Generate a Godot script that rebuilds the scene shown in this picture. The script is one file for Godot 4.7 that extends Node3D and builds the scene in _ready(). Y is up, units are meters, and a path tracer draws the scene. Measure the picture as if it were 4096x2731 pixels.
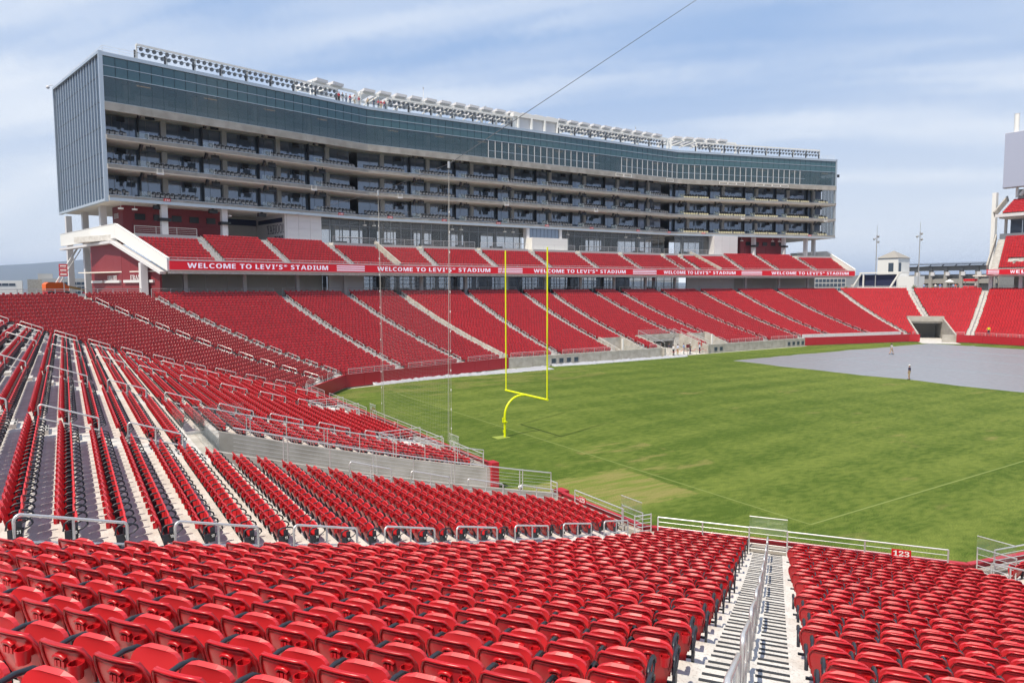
extends Node3D

# ---------------------------------------------------------------- camera, sky, sun
const CAM_POS := Vector3(-29.36, 11.27, 44.27)
const CAM_YAW := -32.44
const CAM_PITCH := -4.46
const CAM_ROLL := -0.18
const CAM_FOV := 51.76
const TO_SUN := Vector3(-0.59, 1.0, 0.22)
const EXPOSURE := 1.12

var M := {}
var used := {}
var cam: Camera3D
var BOXM: ArrayMesh
var CYLM: ArrayMesh
var CYLS: ArrayMesh

func _ready() -> void:
	seed(7)
	set_view()
	make_materials()
	make_units()
	build_ground()
	build_bowl()
	build_front()
	build_near_tunnel()
	build_west_portal()
	build_upper_deck()
	build_tower()
	build_tower_base()
	build_roof()
	build_far_end()
	build_left_background()
	place_seats()
	build_goal_and_net()
	build_people()

func set_view() -> void:
	cam = Camera3D.new()
	cam.name = "camera"
	cam.fov = CAM_FOV
	cam.near = 0.05
	cam.far = 20000.0
	cam.rotation_order = EULER_ORDER_YXZ
	cam.rotation_degrees = Vector3(CAM_PITCH, CAM_YAW, CAM_ROLL)
	cam.position = CAM_POS
	add_child(cam)
	cam.current = true
	var env := Environment.new()
	env.background_mode = Environment.BG_SKY
	var sky := Sky.new()
	sky.sky_material = sky_material()
	env.sky = sky
	env.tonemap_mode = Environment.TONE_MAPPER_LINEAR
	env.tonemap_exposure = EXPOSURE
	env.sdfgi_enabled = true
	env.ssao_enabled = true
	env.ssil_enabled = true
	env.fog_enabled = true
	env.fog_density = 0.00011
	env.fog_light_color = Color(0.72, 0.80, 0.92)
	var we := WorldEnvironment.new()
	we.name = "environment"
	we.environment = env
	add_child(we)
	var sun := DirectionalLight3D.new()
	sun.name = "sun"
	sun.light_energy = 1.6
	sun.light_color = Color(1.0, 0.955, 0.88)
	sun.light_angular_distance = 0.4
	sun.shadow_enabled = true
	add_child(sun)
	sun.look_at_from_position(TO_SUN * 100.0, Vector3.ZERO, Vector3.UP)

func sky_material() -> Material:
	# thin streaked cirrus over a pale Californian blue
	var w := 1536
	var h := 768
	var n1 := FastNoiseLite.new()
	n1.seed = 11
	n1.noise_type = FastNoiseLite.TYPE_SIMPLEX_SMOOTH
	n1.fractal_octaves = 5
	n1.frequency = 0.9
	n1.domain_warp_enabled = true
	n1.domain_warp_amplitude = 0.55
	n1.domain_warp_frequency = 0.8
	var n2 := FastNoiseLite.new()
	n2.seed = 5
	n2.noise_type = FastNoiseLite.TYPE_SIMPLEX_SMOOTH
	n2.fractal_octaves = 3
	n2.frequency = 0.35
	var img := Image.create(w, h, false, Image.FORMAT_RGBF)
	var zen := Vector3(0.11, 0.22, 0.49)
	var mid := Vector3(0.31, 0.46, 0.73)
	var hor := Vector3(0.76, 0.82, 0.89)
	var white := Vector3(0.86, 0.90, 0.95)
	var gnd := Vector3(0.30, 0.29, 0.27)
	for y in h:
		var el := PI * 0.5 - PI * (y + 0.5) / h
		var se := sin(el)
		for x in w:
			if se < -0.02:
				img.set_pixel(x, y, Color(gnd.x, gnd.y, gnd.z))
				continue
			var az := TAU * ((x + 0.5) / w - 0.5)
			var e := maxf(se, 0.0)
			var c := hor.lerp(mid, smoothstep(0.0, 0.34, e))
			c = c.lerp(zen, smoothstep(0.28, 1.0, e))
			# clouds live on a flat sheet far above
			var k := 1.0 / (e + 0.16)
			var px := sin(az) * cos(el) * k
			var pz := -cos(az) * cos(el) * k
			# stretch along one wind direction
			var u := -px * 0.677 - pz * 0.736
			var v := -px * 0.736 + pz * 0.677
			var s := n1.get_noise_2d(u * 0.42, v * 2.0) * 0.5 + 0.5
			var b := n2.get_noise_2d(u * 1.0 + 9.0, v * 1.4 - 3.0) * 0.5 + 0.5
			var cl := smoothstep(0.38, 0.80, s * 0.66 + b * 0.44) * 0.72
			cl *= smoothstep(0.0, 0.06, e) * 0.9 + 0.1
			c = c.lerp(white, cl)
			img.set_pixel(x, y, Color(c.x, c.y, c.z))
	var m := PanoramaSkyMaterial.new()
	m.panorama = ImageTexture.create_from_image(img)
	m.energy_multiplier = 1.0
	return m

# ---------------------------------------------------------------- materials
func lin(r: float, g: float, b: float) -> Color:
	return Color(r, g, b).linear_to_srgb()

func mat(key: String, c: Color, rough := 0.7, metal := 0.0, spec := 0.5) -> StandardMaterial3D:
	var m := StandardMaterial3D.new()
	m.resource_name = key
	m.albedo_color = c
	m.roughness = rough
	m.metallic = metal
	m.metallic_specular = spec
	M[key] = m
	return m

func noise_tex(sd: int, freq: float, a: Color, b: Color, size := 512, oct := 5, lo := 0.2, hi := 0.8) -> NoiseTexture2D:
	var n := FastNoiseLite.new()
	n.seed = sd
	n.noise_type = FastNoiseLite.TYPE_SIMPLEX_SMOOTH
	n.frequency = freq
	n.fractal_octaves = oct
	var g := Gradient.new()
	g.offsets = PackedFloat32Array([lo, hi])
	g.colors = PackedColorArray([a, b])
	var t := NoiseTexture2D.new()
	t.width = size
	t.height = size
	t.seamless = true
	t.noise = n
	t.color_ramp = g
	return t

func height_tex(sd: int, freq: float, size := 512) -> NoiseTexture2D:
	var n := FastNoiseLite.new()
	n.seed = sd
	n.frequency = freq
	n.fractal_octaves = 4
	var t := NoiseTexture2D.new()
	t.width = size
	t.height = size
	t.seamless = true
	t.as_normal_map = true
	t.bump_strength = 3.0
	t.noise = n
	return t

func tri(m: StandardMaterial3D, tex: Texture2D, scale: float) -> void:
	m.albedo_texture = tex
	m.uv1_triplanar = true
	m.uv1_world_triplanar = true
	m.uv1_scale = Vector3.ONE * scale

func make_materials() -> void:
	var stain := noise_tex(3, 0.012, Color(0.90, 0.89, 0.88), Color(1, 1, 1), 512, 6, 0.2, 0.8)
	var stain2 := noise_tex(8, 0.014, Color(0.86, 0.855, 0.84), Color(1, 1, 1), 512, 6, 0.15, 0.85)
	tri(mat("tread", lin(0.64, 0.63, 0.605), 0.85), stain, 0.22)
	var td: StandardMaterial3D = M["tread"]
	td.detail_enabled = true
	td.detail_blend_mode = BaseMaterial3D.BLEND_MODE_MUL
	td.detail_uv_layer = BaseMaterial3D.DETAIL_UV_2
	td.detail_albedo = noise_tex(52, 0.035, Color(0.86, 0.85, 0.84), Color(1, 1, 1), 512, 5, 0.10, 0.42)
	td.uv2_triplanar = true
	td.uv2_world_triplanar = true
	td.uv2_scale = Vector3.ONE * 0.9
	tri(mat("concrete", lin(0.46, 0.435, 0.395), 0.85), stain2, 0.10)
	tri(mat("concrete_bare", lin(0.40, 0.385, 0.355), 0.9), stain2, 0.21)
	tri(mat("fascia", lin(0.40, 0.385, 0.36), 0.85), stain2, 0.07)
	mat("slab_edge", lin(0.42, 0.42, 0.42), 0.6)
	mat("soffit", lin(0.70, 0.66, 0.60), 0.7)
	mat("white", lin(0.74, 0.74, 0.72), 0.5)
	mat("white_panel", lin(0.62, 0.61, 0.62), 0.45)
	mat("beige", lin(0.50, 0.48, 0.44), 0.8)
	mat("red_seat", lin(0.60, 0.022, 0.030), 0.46, 0.0, 0.55)
	mat("red_back", lin(0.50, 0.010, 0.016), 0.30, 0.0, 0.55)  # darker than red_seat: shading on the backs put into the albedo
	mat("red_pad", lin(0.40, 0.012, 0.024), 0.45)
	mat("red_paint", lin(0.20, 0.022, 0.030), 0.6)
	mat("red_sign", lin(0.52, 0.006, 0.014), 0.45)
	mat("black", lin(0.012, 0.012, 0.014), 0.45)
	mat("arm", lin(0.020, 0.024, 0.034), 0.42)
	mat("dark", lin(0.05, 0.05, 0.055), 0.6)
	mat("interior", lin(0.34, 0.33, 0.31), 0.8)
	mat("nosing", lin(0.030, 0.032, 0.036), 0.75)
	mat("steel", lin(0.66, 0.66, 0.655), 0.36, 0.6)
	mat("galv", lin(0.46, 0.47, 0.48), 0.45, 0.6)
	mat("alu", lin(0.46, 0.52, 0.58), 0.35, 0.5)
	mat("grey_metal", lin(0.22, 0.24, 0.27), 0.5, 0.3)
	mat("cable", lin(0.10, 0.10, 0.11), 0.6)
	mat("rope", lin(0.42, 0.41, 0.38), 0.8)
	mat("yellow", lin(0.72, 0.78, 0.004), 0.35)
	mat("orange", lin(0.75, 0.12, 0.008), 0.45)
	mat("tan", lin(0.45, 0.27, 0.09), 0.6)
	mat("navy", lin(0.012, 0.016, 0.06), 0.6)
	mat("carpet", lin(0.16, 0.15, 0.14), 0.9)
	mat("spandrel", lin(0.034, 0.100, 0.122), 0.06, 0.1, 0.95)
	mat("fin_glass", lin(0.042, 0.070, 0.115), 0.25, 0.0, 0.5)
	mat("suite_glass", lin(0.17, 0.215, 0.29), 0.06, 0.45, 0.7)
	mat("tv", lin(0.008, 0.008, 0.009), 0.35)
	mat("suite_back", lin(0.035, 0.032, 0.030), 0.8)
	mat("suite_pan", lin(0.30, 0.29, 0.28), 0.75)
	mat("suite_cream", lin(0.62, 0.57, 0.36), 0.7)
	mat("tarp", lin(0.25, 0.265, 0.29), 0.42)
	tri(M["tarp"], noise_tex(21, 0.03, Color(0.94, 0.94, 0.94), Color(1, 1, 1), 512, 5), 0.07)
	mat("white_tarp", lin(0.40, 0.41, 0.44), 0.4)
	mat("asphalt", lin(0.10, 0.10, 0.10), 0.9)
	mat("hill", lin(0.075, 0.085, 0.075), 0.95)
	mat("garage", lin(0.30, 0.285, 0.26), 0.85)
	mat("office", lin(0.42, 0.42, 0.41), 0.8)
	mat("office_glass", lin(0.05, 0.07, 0.10), 0.15)
	mat("screen_grey", lin(0.36, 0.39, 0.50), 0.5)
	mat("skin", lin(0.42, 0.24, 0.16), 0.6)
	mat("hair", lin(0.03, 0.02, 0.015), 0.7)
	mat("shoe", lin(0.03, 0.03, 0.03), 0.6)
	mat("leaf", lin(0.13, 0.16, 0.03), 0.7)
	mat("bark", lin(0.15, 0.10, 0.06), 0.9)
	mat("solar", lin(0.014, 0.018, 0.032), 0.2)
	var g := mat("glass", Color(0.60, 0.70, 0.68, 0.06), 0.04)
	g.transparency = BaseMaterial3D.TRANSPARENCY_ALPHA
	g = mat("vision_glass", Color(0.12, 0.29, 0.33, 0.46), 0.04, 0.0, 0.8)
	g.transparency = BaseMaterial3D.TRANSPARENCY_ALPHA
	g = mat("club_glass", Color(0.12, 0.16, 0.17, 0.30), 0.04, 0.0, 0.6)
	g.transparency = BaseMaterial3D.TRANSPARENCY_ALPHA
	var led := mat("led_red", lin(0.42, 0.004, 0.012), 0.5)
	led.emission_enabled = true
	led.emission = lin(0.20, 0.0, 0.006)
	led.emission_energy_multiplier = 1.0
	led = mat("led_white", lin(0.60, 0.60, 0.64), 0.5)
	led.emission_enabled = true
	led.emission = lin(0.32, 0.30, 0.40)
	led = mat("lamp_warm", lin(0.6, 0.4, 0.2), 0.5)
	led.emission_enabled = true
	led.emission = lin(1.0, 0.62, 0.25)
	led.emission_energy_multiplier = 0.8

# ---------------------------------------------------------------- mesh helpers
class MB:
	var v := PackedVector3Array()
	var n := PackedVector3Array()
	var uv := PackedVector2Array()
	func tri(a: Vector3, b: Vector3, c: Vector3) -> void:
		var nn := (b - a).cross(c - a).normalized()
		v.append(a); v.append(c); v.append(b)
		n.append(nn); n.append(nn); n.append(nn)
	func tris(a: Vector3, b: Vector3, c: Vector3, na: Vector3, nb: Vector3, nc: Vector3) -> void:
		v.append(a); v.append(c); v.append(b)
		n.append(na); n.append(nc); n.append(nb)
	func quad(a: Vector3, b: Vector3, c: Vector3, d: Vector3) -> void:
		tri(a, b, c)
		tri(a, c, d)
	func box(lo: Vector3, hi: Vector3) -> void:
		hexa(Vector3(lo.x, lo.y, hi.z), Vector3(hi.x, lo.y, hi.z), Vector3(hi.x, lo.y, lo.z), Vector3(lo.x, lo.y, lo.z), Vector3(0, hi.y - lo.y, 0))
	func hexa(a: Vector3, b: Vector3, c: Vector3, d: Vector3, up: Vector3) -> void:
		# a b c d: bottom, counter-clockwise seen from above
		quad(a + up, b + up, c + up, d + up)
		quad(d, c, b, a)
		quad(a, b, b + up, a + up)
		quad(b, c, c + up, b + up)
		quad(c, d, d + up, c + up)
		quad(d, a, a + up, d + up)
	func tube(pts: Array, r: float, sides := 6, caps := true, flat := 1.0) -> void:
		var rings := []
		var last := Vector3.UP
		for i in pts.size():
			var dir: Vector3
			if i == 0:
				dir = pts[1] - pts[0]
			elif i == pts.size() - 1:
				dir = pts[i] - pts[i - 1]
			else:
				dir = (pts[i + 1] - pts[i]).normalized() + (pts[i] - pts[i - 1]).normalized()
			dir = dir.normalized()
			var side := dir.cross(Vector3.UP)
			if side.length() < 0.05:
				side = dir.cross(Vector3.RIGHT)
			side = side.normalized()
			if i > 0 and side.dot(last) < 0.0:
				side = -side
			last = side
			var up := side.cross(dir).normalized()
			var ring := []
			for k in sides:
				var a := TAU * k / sides
				ring.append([pts[i] + side * cos(a) * r + up * sin(a) * r * flat, (side * cos(a) + up * sin(a)).normalized()])
			rings.append(ring)
		for i in rings.size() - 1:
			for k in sides:
				var k2 := (k + 1) % sides
				var A: Array = rings[i][k]; var B: Array = rings[i][k2]; var C: Array = rings[i + 1][k2]; var D: Array = rings[i + 1][k]
				tris(A[0], C[0], B[0], A[1], C[1], B[1])
				tris(A[0], D[0], C[0], A[1], D[1], C[1])
		if caps:
			for k in range(1, sides - 1):
				tri(rings[0][0][0], rings[0][k][0], rings[0][k + 1][0])
				var e: Array = rings[rings.size() - 1]
				tri(e[0][0], e[k + 1][0], e[k][0])
	func mesh(m: Material = null, onto: ArrayMesh = null) -> ArrayMesh:
		var out := onto if onto else ArrayMesh.new()
		var a := []
		a.resize(Mesh.ARRAY_MAX)
		a[Mesh.ARRAY_VERTEX] = v
		a[Mesh.ARRAY_NORMAL] = n
		if uv.size() == v.size():
			a[Mesh.ARRAY_TEX_UV] = uv
		out.add_surface_from_arrays(Mesh.PRIMITIVE_TRIANGLES, a)
		if m:
			out.surface_set_material(out.get_surface_count() - 1, m)
		return out

func make_units() -> void:
	var b := MB.new()
	b.box(Vector3(-0.5, -0.5, -0.5), Vector3(0.5, 0.5, 0.5))
	BOXM = b.mesh()
	b = MB.new()
	b.tube([Vector3(0, 0, -0.5), Vector3(0, 0, 0.5)], 1.0, 8)
	CYLM = b.mesh()
	b = MB.new()
	b.tube([Vector3(0, 0, -0.5), Vector3(0, 0, 0.5)], 1.0, 16)
	CYLS = b.mesh()

func numbered(called: String) -> String:
	if not used.has(called):
		used[called] = 0
		return called
	used[called] += 1
	return "%s_%03d" % [called, used[called]]

func tag(o: Node, label: String, category: String, group := "") -> void:
	o.set_meta("label", label)
	o.set_meta("category", category)
	if group != "":
		o.set_meta("group", group)

func thing(called: String, label: String, category: String, at := Vector3.ZERO, yaw := 0.0, group := "") -> Node3D:
	var o := Node3D.new()
	o.name = numbered(called)
	add_child(o)
	o.position = at
	o.rotation.y = yaw
	tag(o, label, category, group)
	return o

func structure(called: String, m: Mesh, ma: Material) -> MeshInstance3D:
	var o := MeshInstance3D.new()
	o.name = numbered(called)
	o.mesh = m
	o.material_override = ma
	o.set_meta("kind", "structure")
	add_child(o)
	return o

func part(parent: Node, called: String, m: Mesh, ma: Material, xf := Transform3D.IDENTITY) -> MeshInstance3D:
	var o := MeshInstance3D.new()
	o.name = called
	o.mesh = m
	if ma:
		o.material_override = ma
	o.transform = xf
	parent.add_child(o, true)
	return o

func box(parent: Node, called: String, c: Vector3, size: Vector3, ma: Material, yaw := 0.0) -> MeshInstance3D:
	return part(parent, called, BOXM, ma, Transform3D(Basis(Vector3.UP, yaw).scaled_local(size), c))

func axis_basis(dir: Vector3, up := Vector3.UP) -> Basis:
	var z := dir.normalized()
	var x := up.cross(z)
	if x.length() < 0.01:
		x = Vector3.RIGHT.cross(z)
	x = x.normalized()
	return Basis(x, z.cross(x).normalized(), z)

func bar(parent: Node, called: String, a: Vector3, b: Vector3, w: float, h: float, ma: Material) -> MeshInstance3D:
	return part(parent, called, BOXM, ma, Transform3D(axis_basis(b - a).scaled_local(Vector3(w, h, (b - a).length())), (a + b) * 0.5))

func pipe(parent: Node, called: String, a: Vector3, b: Vector3, r: float, ma: Material, fine := false) -> MeshInstance3D:
	return part(parent, called, CYLS if fine else CYLM, ma, Transform3D(axis_basis(b - a).scaled_local(Vector3(r, r, (b - a).length())), (a + b) * 0.5))

func prism(poly: Array, y0: float, y1: float) -> ArrayMesh:
	# poly: plan points (x, z), any winding, convex
	var b := MB.new()
	prism_into(b, poly, y0, y1)
	return b.mesh()

func prism_into(b: MB, poly: Array, y0: float, y1: float) -> void:
	var area := 0.0
	for i in poly.size():
		var p: Vector2 = poly[i]
		var q: Vector2 = poly[(i + 1) % poly.size()]
		area += p.x * q.y - q.x * p.y
	var pts := poly.duplicate()
	if area > 0.0:
		pts.reverse()
	# now counter-clockwise seen from above (y up, z towards viewer)
	var n := pts.size()
	for i in range(1, n - 1):
		b.tri(v3(pts[0], y1), v3(pts[i], y1), v3(pts[i + 1], y1))
		b.tri(v3(pts[0], y0), v3(pts[i + 1], y0), v3(pts[i], y0))
	for i in n:
		var p: Vector2 = pts[i]
		var q: Vector2 = pts[(i + 1) % n]
		b.quad(v3(p, y0), v3(q, y0), v3(q, y1), v3(p, y1))

func v3(p: Vector2, y: float) -> Vector3:
	return Vector3(p.x, y, p.y)

func in_view(p: Vector3, margin := 0.12) -> bool:
	var q := cam.global_transform.affine_inverse() * p
	if q.z > -0.6:
		return false
	var t := tan(deg_to_rad(CAM_FOV) * 0.5)
	var x := q.x / -q.z / (t * 1024.0 / 682.0)
	var y := q.y / -q.z / t
	return absf(x) < 1.0 + margin and absf(y) < 1.0 + margin * 1.5

var fonts := {}
func text_mesh(s: String, weight := 700, serif := false) -> TextMesh:
	var k := "%s%d%s" % [s, weight, serif]
	if fonts.has(k):
		return fonts[k]
	var f := SystemFont.new()
	f.font_names = PackedStringArray(["Droid Serif" if serif else "Droid Sans"])
	f.font_weight = weight
	var t := TextMesh.new()
	t.text = s
	t.font = f
	t.font_size = 32
	t.pixel_size = 0.03
	t.depth = 0.05
	t.curve_step = 4.0
	fonts[k] = t
	return t

# lettering fitted into a width and height, standing on a plane whose normal is `face`
func lettering(parent: Node, called: String, s: String, c: Vector3, face: Vector3, w: float, h: float, ma: Material, weight := 700, serif := false) -> MeshInstance3D:
	var t := text_mesh(s, weight, serif)
	var bb := t.get_aabb()
	var z := face.normalized()
	var x := Vector3.UP.cross(z).normalized()
	var y := z.cross(x)
	var k := Vector3(w / maxf(bb.size.x, 0.001), h / maxf(bb.size.y, 0.001), 0.4)
	var o := c - x * (bb.get_center().x * k.x) - y * (bb.get_center().y * k.y)
	return part(parent, called, t, ma, Transform3D(Basis(x * k.x, y * k.y, z * k.z), o))

func ordinal(i: int) -> String:
	var names := ["first", "second", "third", "fourth", "fifth", "sixth", "seventh", "eighth", "ninth", "tenth", "eleventh", "twelfth", "thirteenth", "fourteenth", "fifteenth", "sixteenth", "seventeenth", "eighteenth", "nineteenth", "twentieth"]
	if i >= 1 and i <= 20:
		return names[i - 1]
	var tens := {2: "twenty", 3: "thirty", 4: "forty", 5: "fifty", 6: "sixty"}
	var tenth := {3: "thirtieth", 4: "fortieth", 5: "fiftieth", 6: "sixtieth"}
	if i % 10 == 0:
		return tenth.get(i / 10, str(i))
	return tens.get(i / 10, "?") + "-" + names[i % 10 - 1]

# ---------------------------------------------------------------- ground and field
func build_ground() -> void:
	var b := MB.new()
	var R := 16000.0
	b.quad(Vector3(-R, -0.06, R), Vector3(R, -0.06, R), Vector3(R, -0.06, -R), Vector3(-R, -0.06, -R))
	structure("ground", b.mesh(), M["asphalt"])
	# the turf inside the wall line
	b = MB.new()
	var poly := [Vector2(-12, 36), Vector2(30, 44), Vector2(90, 44), Vector2(124, 30), Vector2(124, -28), Vector2(112, -38), Vector2(88, -42), Vector2(22, -42), Vector2(-8, -36), Vector2(-14, -24), Vector2(-14, 20)]
	var c := Vector2(55, 0)
	for i in poly.size():
		var p: Vector2 = poly[i]
		var q: Vector2 = poly[(i + 1) % poly.size()]
		for w in [c, q, p]:
			b.v.append(Vector3(w.x, 0.0, w.y))
			b.n.append(Vector3.UP)
			b.uv.append(Vector2((w.x + 14.0) / 138.0, (w.y + 44.0) / 88.0))
	var o := structure("football_field", b.mesh(), grass_material())
	o.set_meta("label", "mown green football turf with worn straw patches and faint old lines")
	# worn paint lines, thin sheets above the turf
	for l in [[Vector2(0, -24.4), Vector2(0, 24.4), 0.10], [Vector2(0, 24.4), Vector2(40, 24.4), 0.11]]:
		part(o, "faded_line", strip(l[0], l[1], l[2], 0.004), M["old_paint"])
	# one concrete apron strip in front of the walls
	var apron := part(o, "drain_edge", strip(Vector2(-3.2, -31.0), Vector2(21.9, -36.95), 0.35, 0.006), M["tread"])
	apron.name = "drain_edge"
	part(o, "drain_edge", strip(Vector2(21.9, -36.95), Vector2(87.8, -36.95), 0.35, 0.006), M["tread"])

func strip(a: Vector2, c: Vector2, w: float, y: float) -> ArrayMesh:
	var b := MB.new()
	var t := (c - a).normalized()
	var s := Vector2(-t.y, t.x) * w * 0.5
	b.quad(v3(a - s, y), v3(a + s, y), v3(c + s, y), v3(c - s, y))
	if b.n[0].y < 0.0:
		b = MB.new()
		b.quad(v3(c - s, y), v3(c + s, y), v3(a + s, y), v3(a - s, y))
	return b.mesh()

func grass_material() -> StandardMaterial3D:
	var w := 1400
	var h := 892
	var n1 := FastNoiseLite.new(); n1.seed = 31; n1.frequency = 0.045; n1.fractal_octaves = 4
	var n2 := FastNoiseLite.new(); n2.seed = 32; n2.frequency = 0.35; n2.fractal_octaves = 4
	var n3 := FastNoiseLite.new(); n3.seed = 33; n3.frequency = 0.11; n3.fractal_octaves = 5
	var n4 := FastNoiseLite.new(); n4.seed = 34; n4.frequency = 1.6; n4.fractal_octaves = 3
	var img := Image.create(w, h, false, Image.FORMAT_RGB8)
	var dark := Vector3(0.100, 0.160, 0.023)
	var light := Vector3(0.212, 0.268, 0.054)
	var straw := Vector3(0.36, 0.31, 0.12)
	for j in h:
		var z := -44.0 + 88.0 * (j + 0.5) / h
		for i in w:
			var x := -14.0 + 138.0 * (i + 0.5) / w
			var f := 0.50 + n1.get_noise_2d(x * 0.45, z * 1.1) * 0.50
			# faint mowing passes, a mower's width each, along the length of the field
			f += 0.28 * sin((z + 0.9 * sin(x * 0.07)) * 1.15) * (0.6 + n1.get_noise_2d(x + 80.0, z)) + 0.10 * sin(x * 1.37 + n1.get_noise_2d(x, z) * 2.0)
			f += n2.get_noise_2d(x * 0.28, z * 1.7) * 0.42 + n4.get_noise_2d(x * 0.6, z * 1.4) * 0.70
			if x < -0.3 and z > -22.0:
				f -= 0.16
			var c := dark.lerp(light, clampf(f, 0.0, 1.0))
			var s := smoothstep(0.42, 0.80, n3.get_noise_2d(x * 0.7, z * 1.7) + n2.get_noise_2d(x, z * 2.0) * 0.35 - 0.04)
			if z < -24.0 and z > -33.0 and x < 30.0:
				s = maxf(s, smoothstep(0.0, 0.4, n2.get_noise_2d(x * 0.5, z) + 0.16) * 0.5)
			# the square of re-laid straw turf by the tunnel mouth
			if x > -12.0 and x < -0.45 and z > 11.5 and z < 18.05:
				var edge := smoothstep(-0.1, 0.5, minf(minf(-0.45 - x, z - 11.5), 18.05 - z) + n2.get_noise_2d(x * 3.0, z * 3.0) * 0.5)
				s = clampf(0.50 + n2.get_noise_2d(x * 0.5, z * 5.0) * 1.5 + n4.get_noise_2d(x * 0.4, z * 2.0) * 0.5, 0.0, 1.0) * edge
				c = c.lerp(light, edge)
				s *= 1.35
			elif x > -0.5 and x < 5.5 and z > 6.0 and z < 14.0:
				s = maxf(s, smoothstep(0.05, 0.45, n2.get_noise_2d(x * 0.6, z * 2.2)) * 0.85)
			c = c.lerp(straw, s * 0.62)
			img.set_pixel(i, j, Color(c.x, c.y, c.z).linear_to_srgb())
	var m := mat("grass", Color.WHITE, 0.9, 0.0, 0.25)
	m.albedo_texture = ImageTexture.create_from_image(img)
	m.detail_enabled = true
	m.detail_blend_mode = BaseMaterial3D.BLEND_MODE_MUL
	m.detail_uv_layer = BaseMaterial3D.DETAIL_UV_2
	m.detail_albedo = noise_tex(41, 0.09, Color(0.62, 0.64, 0.55), Color(1.0, 1.0, 1.0), 512, 4, 0.25, 0.7)
	m.uv2_triplanar = true
	m.uv2_world_triplanar = true
	m.uv2_scale = Vector3.ONE * 0.31
	var p := mat("old_paint", lin(0.170, 0.220, 0.048), 0.9)
	p.resource_name = "old_paint"
	return m

# ---------------------------------------------------------------- lower bowl
const N_FIRST := -2
const N_LAST := 32
const PITCH := 0.84
const SEAT_W := 0.53
var V: Array[Vector2] = [Vector2(21.9, 38.2), Vector2(-3.0, 32.6), Vector2(-9.8, 23.4), Vector2(-9.8, -23.4), Vector2(-3.3, -31.5), Vector2(21.9, -37.4), Vector2(87.8, -37.4), Vector2(113.0, -31.5), Vector2(119.5, -23.4), Vector2(119.5, 22.0)]
var seats := []       # {xf, far, sec, row, idx, last}
var SEG := []

func row_d(n: float) -> float:
	return 2.8 + PITCH * n

func row_h(n: float) -> float:
	return 1.53 + 0.2 * n + 0.0019 * n * n

func seg_t(i: int) -> Vector2:
	return (V[i + 1] - V[i]).normalized()

func seg_n(i: int) -> Vector2:
	var t := seg_t(i)
	return Vector2(t.y, -t.x)

func mitre(i: int, d: float) -> Vector2:
	if i == 0:
		return V[0] + seg_n(0) * d
	if i == V.size() - 1:
		return V[i] + seg_n(i - 1) * d
	var a := seg_n(i - 1)
	var b := seg_n(i)
	return V[i] + (a + b) / (1.0 + a.dot(b)) * d

func at_seg(i: int, s: float, d: float) -> Vector2:
	return V[i] + seg_t(i) * s + seg_n(i) * d

func s_range(i: int, d: float) -> Vector2:
	var t := seg_t(i)
	return Vector2((mitre(i, d) - V[i]).dot(t), (mitre(i + 1, d) - V[i]).dot(t))

func aisle_s(a: Dictionary, d: float) -> float:
	return lerpf(a.s0, a.s1, (d - 1.0) / 29.0)

func subtract(list: Array, lo: float, hi: float) -> Array:
	var out := []
	for r in list:
		if hi <= r.x or lo >= r.y:
			out.append(r)
			continue
		if lo > r.x:
			out.append(Vector2(r.x, lo))
		if hi < r.y:
			out.append(Vector2(hi, r.y))
	return out

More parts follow.
